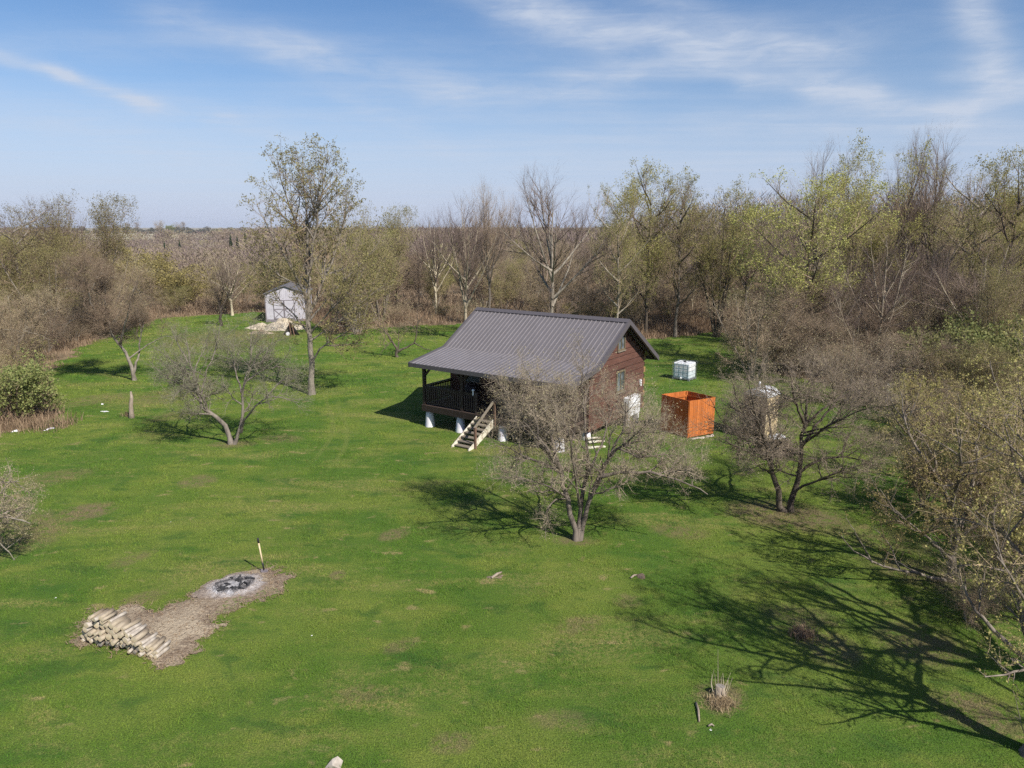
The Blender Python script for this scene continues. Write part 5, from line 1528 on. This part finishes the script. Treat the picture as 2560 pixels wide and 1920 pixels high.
# ------------------------------------------------------------------ shed
M['shed'] = plain('lilac_grey_siding', (.46, .44, .48), (.38, .36, .40), 2, .7)
M['shed_trim'] = plain('shed_trim', (.20, .175, .19), (.15, .13, .145), 6)
def shed():
    a, b = gp(666, 805), gp(767, 803)
    d = b[:2] - a[:2]; A = math.atan2(d[1], d[0])
    Wd = float(np.hypot(*d)); He = 2.85; Hp = 3.62; Dp = 5.6; z0 = .30
    t = thing('shed', 'light grey garden shed with dark trim and crossed double doors', 'shed', (a[0], a[1], float(gz(a[0], a[1]))), A)
    def wall(poly, y0, y1): MB().prism(poly, y0, y1).build('wall', M['shed'], t)
    poly = [(0, z0), (Wd, z0), (Wd, He), (Wd / 2, Hp), (0, He)]
    wall(poly, 0, .06); wall(poly, Dp - .06, Dp)
    MB().box((0, .062, z0), (.06, Dp - .062, He)).build('wall', M['shed'], t); MB().box((Wd - .06, .062, z0), (Wd, Dp - .062, He)).build('wall', M['shed'], t)
    g = MB(); n = int(Wd / .2)
    for k in range(1, n):
        x = k * Wd / n; top = He + (Hp - He) * (1 - abs(x / (Wd / 2) - 1))
        g.box((x - .012, -.012, z0), (x + .012, -.001, top - .05))
    g.build('siding_batten', M['shed'], t)
    r = MB()
    for s in (0, 1):
        x0 = -.18 if s == 0 else Wd + .18; ze = He - (Hp - He) * .18 / (Wd / 2)
        vs = [(x, y, z) for y in (-.18, Dp + .18) for x, z in ((x0, ze + .02), (Wd / 2, Hp + .02), (Wd / 2, Hp + .10), (x0, ze + .10))]
        r._add(vs, [(0, 1, 2, 3), (7, 6, 5, 4), (0, 4, 5, 1), (1, 5, 6, 2), (2, 6, 7, 3), (3, 7, 4, 0)])
    r.build('roof', M['roof'], t)
    for x in (-.02, Wd - .08): MB().box((x, -.03, z0), (x + .10, -.013, He - .03)).build('corner_trim', M['shed_trim'], t)
    dx0, dx1, dz1 = Wd * .20, Wd * .72, 2.25
    for (x0, x1) in ((dx0, (dx0 + dx1) / 2 - .01), ((dx0 + dx1) / 2 + .01, dx1)):
        o = MB().box((x0, -.04, z0 + .05), (x1, -.014, dz1)).build('door', M['shed'], t)
        f = MB(); w = .07; y = -.055
        zm = z0 + .05 + (dz1 - z0) * .5
        for xa, xb in ((x0, x0 + w), (x1 - w, x1)): f.box((xa, y, z0 + .05), (xb, -.041, dz1))
        for za, zb in ((z0 + .05, z0 + .05 + w), (zm - w / 2, zm + w / 2), (dz1 - w, dz1)): f.box((x0 + w, y, za), (x1 - w, -.041, zb))
        f.bar((x0 + w, y + .004, z0 + .12), (x1 - w, y + .004, zm - .04), w, .022, up=(0, 1, 0)); f.bar((x0 + w, y + .001, zm - .04), (x1 - w, y + .001, z0 + .12), w, .022, up=(0, 1, 0))
        f.build('door_brace', M['shed_trim'], o)
    MB().box((-.03, -.05, -.05), (Wd + .03, .3, z0 - .003)).box((-.03, .301, 0), (.3, Dp, z0 - .003)).box((Wd - .3, .301, 0), (Wd + .03, Dp, z0 - .003)).build('skid', M['shed_trim'], t)
    return a, d
sa, sdv = shed()
M['sand'] = plain('pale_sand', (.50, .43, .33), (.38, .31, .22), 3, .95, .5)
def mound(name, u, v, rx, ry, h, mat, seed, label, cat):
    c = gp(u, v); rng = np.random.default_rng(seed); k = 46
    X, Y = np.meshgrid(np.linspace(-1.15, 1.15, k), np.linspace(-1.15, 1.15, k))
    r = np.hypot(X, Y) + .10 * np.sin(3 * np.arctan2(Y, X) + seed) + .06 * np.sin(7 * np.arctan2(Y, X))
    Z = np.clip(1 - r, -.1, 1) ** 1.0 * (1 + .25 * np.sin(X * 5 + 1) * np.sin(Y * 6)) + rng.normal(0, .015, X.shape)
    V = np.stack([X * rx, Y * ry, Z * h], -1).reshape(-1, 3)
    i, j = np.meshgrid(np.arange(k - 1), np.arange(k - 1), indexing='ij')
    q = np.stack([i * k + j, i * k + j + 1, (i + 1) * k + j + 1, (i + 1) * k + j], -1)[(r[:-1, :-1] < 1.08)]
    o = link(name, np_mesh(name, V, q.reshape(-1, 4), None, [mat], smooth=True)); o.location = (c[0], c[1], float(gz(c[0], c[1])) + .03)
    return tag(o, label, cat)
mound('sand_pile', 705, 822, 2.2, 1.5, .95, M['sand'], 4, 'main pale sand heap in front of the shed doors', 'sand heap')
mound('sand_pile', 650, 822, 1.4, 1.0, .45, M['sand'], 9, 'lower pale sand heap left of the main one by the shed', 'sand heap')
mound('earth_pile', 652, 834, 1.1, .7, .3, M['dirt'], 6, 'small brown earth mound in front of the low sand heap', 'earth heap')
p = gp(728, 838)
ap = thing('wheelbarrow', 'dark upturned wheelbarrow propped on end with pale handles before the sand heap', 'wheelbarrow', (p[0], p[1], float(gz(p[0], p[1]))), .2)
mb = MB(); mb._add([(-.75, 0, .0), (0, -.05, 1.2), (0, .5, 1.1), (-.6, .7, 0), (.75, 0, 0), (.6, .7, 0), (0, .12, .55)], [(0, 1, 2, 3), (1, 4, 5, 2), (0, 6, 1), (1, 6, 4), (0, 3, 5, 4, 6)])
mb.build('tray', plain('dark_tray', (.03, .025, .025), (.045, .035, .03), 4), ap)
MB().bar((.02, -.15, -.02), (-.1, -.12, 1.25), .10, .06).build('handle', M['handrail'], ap)
MB().bar((.3, -.3, -.02), (.12, -.1, 1.0), .07, .05).build('handle', M['handrail'], ap)
MB().tube([(-.26, -.16, .18), (-.26, -.26, .18)], .16, 14).build('wheel', M['pier'], ap)

# ------------------------------------------------------------------ firewood stack
M['fw_bark'] = plain('firewood_bark', (.36, .30, .22), (.18, .14, .10), 9, .9, .5, stretch=(1, .25, 1))
M['fw_bark_dark'] = plain('firewood_bark_dark', (.20, .165, .13), (.11, .09, .075), 7, .9, .4)
M['fw_bark_grey'] = plain('firewood_bark_grey', (.42, .37, .31), (.27, .23, .19), 7, .9, .4)
def endgrain():
    m, nt = new_mat('firewood_cut_end')
    tc = nt.node('ShaderNodeTexCoord').outputs['Object']
    n = nt.noise(tc, 16, 4, .7); b = nt.noise(tc, 3, 2, .5)
    r = nt.node('ShaderNodeTexWave', wave_type='RINGS', rings_direction='Y'); nt.l.new(tc, r.inputs['Vector']); r.inputs['Scale'].default_value = 22; r.inputs['Distortion'].default_value = 1.5
    col = nt.mix(nt.ramp(b, .35, .65), (.66, .56, .40), (.52, .42, .28))
    col = nt.mix(nt.ramp(n, .5, .75, 0, .6), col, (.36, .25, .15))
    col = nt.mix(nt.math('MULTIPLY', r.outputs[1], .3), col, (.34, .24, .14))
    finish(nt, col, .9, n, .4, .01, spec=.1)
    return m
M['fw_end'] = endgrain(); M['fw_end_grey'] = plain('firewood_old_end', (.30, .26, .22), (.18, .16, .14), 14, .9)
def firewood():
    A = gp(203, 1612)[:2]; B = gp(396, 1656)[:2]
    d = B - A; L = float(np.hypot(*d)); d = d / L; back = np.array([-d[1], d[0]])
    rng = np.random.default_rng(15)
    prof_s = [0, .12, .38, .70, 1.0, 1.35, 1.7, L]; prof_h = [.06, .28, .68, .74, .63, .48, .33, .14]
    placed = []
    for _ in range(9000):
        if len(placed) > 165: break
        k = len(placed)
        r = float(rng.uniform(.030, .054) if k < 60 else rng.uniform(.036, .074)); 
        best = None
        for s in rng.uniform(r * .8, L - r * .8, 14):
            z = r
            for (s2, z2, r2) in placed:
                dd = abs(s - s2)
                if dd < r + r2: z = max(z, z2 + math.sqrt((r + r2) ** 2 - dd * dd) * .985)
            top = z + r
            if top <= np.interp(s, prof_s, prof_h) + .03 and (best is None or z < best[1]): best = (float(s), float(z), r)
        if best: placed.append(best)
    ends = ['left end', 'left middle', 'right middle', 'right end']
    meshes = {}
    for i, (s, z, r) in enumerate(placed):
        length = float(rng.uniform(.34, .47)) if z > .12 else float(rng.uniform(.36, .5))
        old = (z < .22 and .5 < s < 1.75 and rng.random() < .45)
        mb = MB(); n = 14; K = 4
        ph = rng.uniform(0, 6, 3)
        vs = []; 
        bend = rng.normal(0, .008, 2)
        for kk in range(K):
            t = kk / (K - 1)
            for q in range(n):
                a = 2 * math.pi * q / n
                rr = r * (1 + .06 * math.sin(2 * a + ph[0]) + .04 * math.sin(3 * a + ph[1] + t)) * (1 - .06 * t)
                vs.append((math.cos(a) * rr + bend[0] * math.sin(math.pi * t), t * length, math.sin(a) * rr + bend[1] * math.sin(math.pi * t)))
        fs = [(kk * n + q, kk * n + (q + 1) % n, (kk + 1) * n + (q + 1) % n, (kk + 1) * n + q) for kk in range(K - 1) for q in range(n)]
        mb._add(vs, fs, 0); mb._add([], [])
        mb.f += [tuple(range(n)), tuple(reversed(range((K - 1) * n, K * n)))]; mb.m += [1, 1]
        bk = M['fw_bark_dark'] if old else (M['fw_bark_grey'] if rng.random() < .3 else M['fw_bark'])
        o = mb.build('firewood_log', [bk, M['fw_end_grey'] if old else M['fw_end']], None, smooth=True)
        off = rng.normal(0, .045) - (.03 if z > .2 else 0)
        p = A + d * s + back * off
        g = float(gz(p[0], p[1])) + .05
        o.location = (p[0], p[1], g + z)
        o.rotation_euler = (rng.normal(0, .03), 0, math.atan2(d[1], d[0]) + rng.normal(0, .075))
        top = np.interp(s, prof_s, prof_h)
        row = 'top layer' if z + r > top - .10 else ('bottom layer' if z < .12 else 'middle layer')
        sec = ends[min(3, int(s / L * 4))]
        size = 'thick' if r > .06 else ('thin' if r < .042 else 'medium')
        lab = f"{size} {'greyed' if old else 'pale'} log in the {row} of the firewood stack, {sec}"
        tag(o, lab, 'log', f"{size} {'greyed' if old else 'pale'} logs, {row}, {sec} of the stack")
firewood()

# fire pit -------------------------------------------------------
def fire_pit():
    c = gp(588, 1474)
    t = thing('fire_pit', 'burnt-out fire pit of white ash ringed with black charcoal on the bare earth', 'fire pit', (c[0], c[1], float(gz(c[0], c[1])) + .052), R(18))
    ash, nt = new_mat('ash')
    P = nt.node('ShaderNodeTexCoord').outputs['Object']
    n = nt.noise(P, 4, 6, .8, .6); k = nt.noise(P, 24, 4, .85); e = nt.noise(P, 3.2, 5, .7)
    rad = nt.vmath('LENGTH', nt.vmath('MULTIPLY', P, (1.0, 1.25, 0)))
    rw = nt.math('ADD', rad, nt.math('MULTIPLY', nt.math('SUBTRACT', e, .5), .55))
    dirt = nt.mix(nt.ramp(n, .4, .6), (.34, .28, .23), (.24, .19, .155))
    dust = nt.mix(nt.ramp(k, .42, .62), (.50, .46, .44), dirt)
    ashc = nt.mix(nt.ramp(k, .40, .62), (.58, .56, .56), (.22, .21, .21))
    char = nt.mix(nt.ramp(k, .40, .62), (.022, .022, .026), (.30, .28, .275))
    col = nt.mix(nt.math('MULTIPLY', nt.ramp(rw, .22, .36), nt.ramp(e, .40, .50)), ashc, char)
    col = nt.mix(nt.math('MULTIPLY', nt.ramp(n, .50, .58), nt.ramp(rw, .56, .5)), col, char)
    col = nt.mix(nt.ramp(rw, .50, .60), col, dust)
    col = nt.mix(nt.ramp(rw, .66, .82), col, dirt)
    finish(nt, col, .95, k, 1.0, .05, spec=.05)
    kk = 60
    X, Y = np.meshgrid(np.linspace(-1, 1, kk), np.linspace(-1, 1, kk)); th = np.arctan2(Y, X)
    r = np.hypot(X, Y) + .07 * np.sin(3 * th + 1) + .05 * np.sin(7 * th) + .03 * np.sin(13 * th)
    rng = np.random.default_rng(6)
    Z = .05 * np.clip(1 - r, 0, 1) ** .7 + .04 * np.exp(-((r - .45) / .12) ** 2) - .03 * (r > .8) + rng.normal(0, .008, X.shape) * (r < .9)
    V = np.stack([X * 1.05, Y * .85, Z], -1).reshape(-1, 3)
    i, j = np.meshgrid(np.arange(kk - 1), np.arange(kk - 1), indexing='ij')
    q = np.stack([i * kk + j, i * kk + j + 1, (i + 1) * kk + j + 1, (i + 1) * kk + j], -1)[r[:-1, :-1] < .92]
    link('ash_bed', np_mesh('ash_bed', V, q, None, [ash], smooth=True), t)
    ch = plain('charcoal', (.018, .018, .02), (.05, .048, .05), 20, .8)
    for i in range(30):
        a = rng.uniform(0, 6.283); rr = rng.normal(.46, .13)
        if .4 < a < 2.6: rr = rng.uniform(.2, .7)
        p = Vector((math.cos(a) * rr * .82, math.sin(a) * rr * .66, .075))
        L = rng.uniform(.04, .14); dirv = Vector((rng.normal(), rng.normal(), rng.normal() * .25)).normalized() * L
        w = rng.uniform(.018, .04)
        MB().tube([p - dirv, p, p + dirv], [w * .7, w, w * .6], 6).build('charcoal', ch, t)
fire_pit()

# shovel standing in the ground ----------------------------------
p = gp(662, 1440)
sh = thing('shovel', 'shovel with pale shaft stuck upright in the earth beside the fire pit', 'shovel', (p[0], p[1], float(gz(p[0], p[1])) + .03))
top = np.array([-.12, .02, 1.02])
f = lambda t: tuple(top * t)
MB().tube([f(.30), f(.5), f(.86)], .021, 10).build('shaft', plain('pale_ash_wood', (.62, .50, .32), (.50, .39, .24), 9), sh, smooth=True)
MB().tube([f(.861), f(.99), f(1.0)], [.027, .027, .018], 10).build('grip', M['black'], sh, smooth=True)
MB().tube([f(.08), f(.22), f(.299)], [.022, .024, .024], 10).build('socket', M['black'], sh, smooth=True)
mb = MB(); mb.box((-.10, -.012, -.16), (.10, .012, .10)); mb.build('blade', M['shed_trim'], sh, bevel=.008)

# small things on the lawn ----------------------------------------
M['oldwood'] = wood('bleached_wood', (.40, .33, .26), (.22, .17, .125), 2)
def snag():
    p = gp(329, 1046)
    mb = MB(); k = 10
    pts = [(0, 0, -.08), (.02, 0, .25), (.03, .02, .7), (.12, .0, 1.05), (.10, .03, 1.38)]
    mb.tube(pts, [.17, .115, .095, .085, .035], 12)
    o = mb.build('snag', M['oldwood'], None, smooth=True, loc=(p[0], p[1], float(gz(p[0], p[1]))))
    tag(o, 'short bleached dead trunk standing alone on the lawn before the leaning tree', 'dead trunk')
snag()
def stump():
    p = gp(1800, 1742)
    t = thing('tree_stump', 'low sawn tree stump with pale cut face and bare sprouts near the shadow edge', 'stump', (p[0], p[1], float(gz(p[0], p[1]))))
    mb = MB(); mb.tube([(0, 0, -.05), (0, 0, .04), (0, .02, .16), (.01, .03, .24)], [.20, .13, .10, .095], 16, mi_cap=1)
    mb.build('stump', [M['oldwood'], M['fw_end_grey']], t, smooth=True)
    rng = np.random.default_rng(2)
    for i in range(13):
        a = rng.uniform(0, 6.283); h = rng.uniform(.25, .62) if i else .95
        x, y = math.cos(a) * .11, math.sin(a) * .10 + .02
        MB().tube([(x, y, .02), (x * 1.7, y * 1.7, h * .5), (x * 2.0 + rng.normal(0, .04), y * 2 + rng.normal(0, .04), h)], [.009, .006, .003], 6).build('sprout', M['bark_pale'], t)
stump()
def stick(u, v, u2, v2, r, name, label, mat='oldwood'):
    a, b = gp(u, v), gp(u2, v2)
    za = float(gz(a[0], a[1])) + .05; mid = (a + b) / 2 + np.array([.02, .03, 0])
    b2 = b - a; m2 = mid - a
    o = MB().tube([(0, 0, 0), (m2[0], m2[1], .02), (b2[0], b2[1], .0)], [r, r * 1.1, r * .7], 8).build(name, M[mat], None, smooth=True, loc=(a[0], a[1], za))
    tag(o, label, 'stick')
stick(1740, 1760, 1748, 1808, .022, 'stick', 'pale curved stick lying in the grass just left of the stump')
stick(1770, 1820, 1785, 1820, .018, 'stick', 'short white wood chip lying below the stump')
stick(1576, 1446, 1592, 1438, .025, 'stick', 'short pale stick beside the dark dug patch on the lawn')
stick(1228, 1447, 1254, 1432, .035, 'stick', 'flat pale bark strip lying on the open lawn before the apple tree')
rock('soil_heap', gp(1604, 1437), (.17, .12, .05), plain('dark_soil', (.10, .07, .05), (.16, .12, .09), 12, .95), 71, 'small dark soil heap dug up on the open lawn', 'soil heap')
rock('soil_heap', gp(1238, 1442), (.22, .1, .035), M['dirt'], 72, 'thin grey-brown soil patch beside the flat bark strip', 'soil heap')
for (u, v, s, lab) in ((262, 1031, (.20, .09, .04), 'flat white stone on the lawn left of the dead trunk'), (42, 1079, (.2, .12, .06), 'white stone below the left bush, at the outer end'), (121, 1074, (.24, .12, .05), 'white stone below the left bush, nearer the lawn'),
                       (256, 1013, (.08, .06, .06), 'tiny white speck of stone above the flat white stone')):
    rock('white_stone', gp(u, v), s, M['pier'], u, lab, 'stone', None, sink=.35)
for (u, v, lab) in ((140, 1497, 'white ball lying on the lawn left of the firewood'), (428, 1307, 'white scrap lying on the lawn above the fire pit'), (779, 1593, 'white scrap lying on the lawn right of the fire pit'), (1776, 1826, 'white scrap lying on the grass below the stump')):
    rock('litter', gp(u, v), (.026, .022, .016), M['pier'], u + 3, lab, 'litter', None, sink=.1)
p = gp(838, 1912)
mb = MB(); mb._add([(-.16, -.1, 0), (.12, -.12, 0), (.14, .02, .05), (.04, .05, .12), (-.05, .0, .10), (-.02, -.12, .07), (.05, .1, 0)], [(0, 5, 4), (0, 1, 5), (1, 2, 5), (2, 3, 5), (3, 4, 5), (3, 2, 6), (4, 3, 6), (0, 4, 6), (1, 6, 2), (0, 6, 1)])
o = mb.build('split_log', M['fw_bark_grey'], None, loc=(p[0], p[1], float(gz(p[0], p[1])) + .03)); tag(o, 'split piece of pale wood lying at the bottom of the lawn', 'wood')

def tuft(name, u, v, n, h, rad, mat, label, cat='grass tuft'):
    p = gp(u, v); rng_x = RNG.normal(0, rad, n); rng_y = RNG.normal(0, rad, n)
    V, q, t = blades(n, p[0] + rng_x, p[1] + rng_y, RNG.uniform(.5, 1.1, n) * h, RNG.uniform(.008, .016, n), .45)
    V = V - np.array([p[0], p[1], 0])
    o = link(name, np_mesh(name, V, q, t, [M[mat]])); o.location = (p[0], p[1], 0)
    tag(o, label, cat)
tuft('grass_tuft', 2005, 1592, 420, .38, .12, 'reed', 'dry tan grass tuft standing in the branch shadows on the right')
tuft('grass_tuft', 1802, 1762, 700, .2, .12, 'reed', 'dry grass tuft growing around the stump foot')
tuft('grass_tuft', 320, 1042, 160, .4, .12, 'reed', 'brown stalks at the foot of the dead trunk', 'dry stalks')
def stalks():
    n = 1500
    c = gp(55, 1075); x = c[0] + RNG.uniform(-3.4, 2.0, n); y = c[1] + RNG.normal(.2, .5, n) + .25 * (x - c[0])
    V, q, t = blades(n, x, y, RNG.uniform(.2, 1.35, n) * RNG.uniform(.5, 1, n), RNG.uniform(.012, .03, n), .5)
    o = link('dry_stalks', np_mesh('dry_stalks', V, q, t, [M['reed']]))
    tag(o, 'pale dry stalks standing at the foot of the left bush', 'dry stalks', None, 'stuff')
stalks()
# ------------------------------------------------------------------ light, sky, camera
SUN_EL, SUN_AZ = R(43), R(138)             # azimuth clockwise from +y
S_DIR = Vector((math.sin(SUN_AZ) * math.cos(SUN_EL), math.cos(SUN_AZ) * math.cos(SUN_EL), math.sin(SUN_EL)))
ld = bpy.data.lights.new('sun', 'SUN'); ld.energy = 5.0; ld.angle = R(.53); ld.color = (1.0, .955, .88)
lo = link('sun', ld); lo.rotation_euler = S_DIR.to_track_quat('Z', 'Y').to_euler(); lo.location = (20, -20, 40)

def world():
    w = bpy.data.worlds.new('World'); SC.world = w; w.use_nodes = True
    w.node_tree.nodes.clear(); nt = NT(w.node_tree)
    sky = nt.node('ShaderNodeTexSky', sky_type='NISHITA'); sky.sun_disc = False
    sky.sun_elevation = SUN_EL; sky.sun_rotation = SUN_AZ; sky.air_density = 1.0; sky.dust_density = .6; sky.ozone_density = 2.0; sky.altitude = 250
    D = nt.node('ShaderNodeTexCoord').outputs['Generated']
    sep = nt.node('ShaderNodeSeparateXYZ'); nt.l.new(D, sep.inputs[0])
    X, Y, Z = sep.outputs
    az = nt.math('ARCTAN2', X, Y); el = nt.math('ARCSINE', Z)
    comb = nt.node('ShaderNodeCombineXYZ'); nt.l.new(az, comb.inputs[0]); nt.l.new(el, comb.inputs[1])
    Q = comb.outputs[0]
    # a plane of high cloud overhead
    zc = nt.math('MAXIMUM', Z, .03)
    pl = nt.node('ShaderNodeCombineXYZ'); nt.l.new(nt.math('DIVIDE', X, zc), pl.inputs[0]); nt.l.new(nt.math('DIVIDE', Y, zc), pl.inputs[1])
    rot = nt.node('ShaderNodeMapping'); nt.l.new(pl.outputs[0], rot.inputs['Vector']); rot.inputs['Rotation'].default_value = (0, 0, R(28)); rot.inputs['Scale'].default_value = (.35, 1.5, 1)
    fib = nt.noise(rot.outputs[0], .9, 6, .62, .6)
    soft = nt.noise(rot.outputs[0], .22, 4, .55, .8)
    wob = nt.node('ShaderNodeTexNoise'); nt.l.new(Q, wob.inputs['Vector']); wob.inputs['Scale'].default_value = 7; wob.inputs['Detail'].default_value = 4
    wv = nt.vmath('SCALE', nt.vmath('SUBTRACT', wob.outputs['Color'], (.5, .5, .5)), s=.035)
    Qw = nt.vmath('ADD', Q, wv)
    rip = nt.noise(nt.scaled(Q, (14, 60, 1)), 1.0, 4, .65, .5)
    def ae(u, v):
        d = Vector(ray(u, v)).normalized()
        return math.atan2(d.x, d.y), math.asin(d.z)
    total = None
    #            from            to          half width  strength  edge softness
    streaks = [((-60, 125), (170, 182), 14, .75), ((150, 178), (370, 250), 17, .8), ((360, 250), (560, 292), 24, .30), ((540, 300), (760, 350), 22, .28),
               ((430, 40), (760, 140), 46, .42), ((700, 130), (1130, 215), 42, .40), ((1100, 220), (1500, 290), 60, .18),
               ((1130, -60), (1480, 70), 52, .50), ((1330, 40), (1760, 100), 46, .62), ((1600, -40), (1960, 105), 40, .42), ((1700, 100), (2040, 150), 52, .38),
               ((1380, 200), (1800, 150), 34, .20), ((1880, 205), (2180, 232), 22, .8), ((2050, 240), (2400, 290), 28, .75), ((2400, 275), (2620, 215), 28, .8), ((700, 300), (1500, 210), 60, .3), ((1480, 215), (2100, 110), 40, .3), ((2380, 190), (2560, 190), 14, .25),
               ((2400, -80), (2470, 160), 44, .8), ((150, 320), (560, 395), 34, .32), ((860, 250), (1090, 355), 24, .22), ((0, 250), (420, 300), 55, .22), ((1800, 300), (2600, 330), 45, .25)]
    for (a, b, hw, s) in streaks:
        A, B = ae(*a), ae(*b); dx, dy = B[0] - A[0], B[1] - A[1]; L = math.hypot(dx, dy); c, sn = dx / L, dy / L; hwr = hw * .85 / F_PX
        q = nt.vmath('SUBTRACT', Qw, (A[0], A[1], 0))
        al = nt.vmath('DOT_PRODUCT', q, (c, sn, 0)); ac = nt.vmath('DOT_PRODUCT', q, (-sn, c, 0))
        ex = nt.math('MAXIMUM', nt.math('SUBTRACT', nt.math('ABSOLUTE', nt.math('SUBTRACT', al, L / 2)), L / 2), 0.0)
        r2 = nt.math('ADD', nt.math('MULTIPLY', nt.math('MULTIPLY', ac, ac), 1 / hwr ** 2), nt.math('MULTIPLY', nt.math('MULTIPLY', ex, ex), .25 / hwr ** 2))
        f = nt.math('MULTIPLY', nt.math('EXPONENT', nt.math('MULTIPLY', r2, -1.0)), s * .62)
        total = f if total is None else nt.math('ADD', total, f)
    tex = nt.math('ADD', nt.math('MULTIPLY', nt.ramp(fib, .25, .75), .75), nt.math('MULTIPLY', nt.ramp(rip, .3, .75), .55))
    cl = nt.math('MULTIPLY', total, nt.math('ADD', .35, tex))
    veil = nt.math('MULTIPLY', nt.ramp(soft, .3, .7), nt.ramp(el, .34, .14, .10, .34))
    low = nt.ramp(el, .22, .0, .0, .80)
    fac = nt.math('ADD', cl, nt.math('MULTIPLY', veil, nt.math('ADD', .45, nt.math('MULTIPLY', tex, .9))), clamp=True)
    fac = nt.math('MINIMUM', fac, .85)
    white = (6.2, 6.9, 8.2)
    hs = nt.node('ShaderNodeHueSaturation'); hs.inputs['Saturation'].default_value = 1.18; hs.inputs['Value'].default_value = 1.12; nt.l.new(sky.outputs[0], hs.inputs['Color'])
    blu = nt.mix(1.0, hs.outputs[0], (.98, 1.0, 1.10), 'MULTIPLY')
    col = nt.mix(low, blu, (5.2, 6.0, 8.5))
    col = nt.mix(fac, col, white)
    bg = nt.node('ShaderNodeBackground'); nt.l.new(col, bg.inputs['Color']); bg.inputs['Strength'].default_value = .068
    out = nt.node('ShaderNodeOutputWorld'); nt.l.new(bg.outputs[0], out.inputs['Surface'])
world()

hz = MB().box((-6050, -6050, -6), (6050, 6050, 34))
hm = bpy.data.materials.new('haze'); hm.use_nodes = True; hm.node_tree.nodes.clear(); hn = NT(hm.node_tree)
pv = hn.node('ShaderNodeVolumePrincipled'); pv.inputs['Color'].default_value = (.80, .86, .95, 1); pv.inputs['Density'].default_value = .00011; pv.inputs['Anisotropy'].default_value = .1
hn.l.new(pv.outputs[0], hn.node('ShaderNodeOutputMaterial').inputs['Volume'])
tag(hz.build('haze', hm), 'thin bluish haze in the distance', 'haze', None, 'stuff')
cd = bpy.data.cameras.new('camera'); cd.sensor_width = 36; cd.lens = 36 * F_PX / 2560; cd.clip_start = .1; cd.clip_end = 20000
co = link('camera', cd); co.location = (0, 0, CAM_H); co.rotation_euler = (R(90) - PITCH, 0, 0)
SC.camera = co
SC.view_settings.view_transform = 'Standard'; SC.view_settings.look = 'None'; SC.view_settings.gamma = 1.0
SC.view_settings.exposure = 0.50
SC.render.engine = 'CYCLES'
SC.cycles.max_bounces = 6; SC.cycles.diffuse_bounces = 3; SC.cycles.glossy_bounces = 2; SC.cycles.transparent_max_bounces = 8
SC.cycles.use_denoising = False
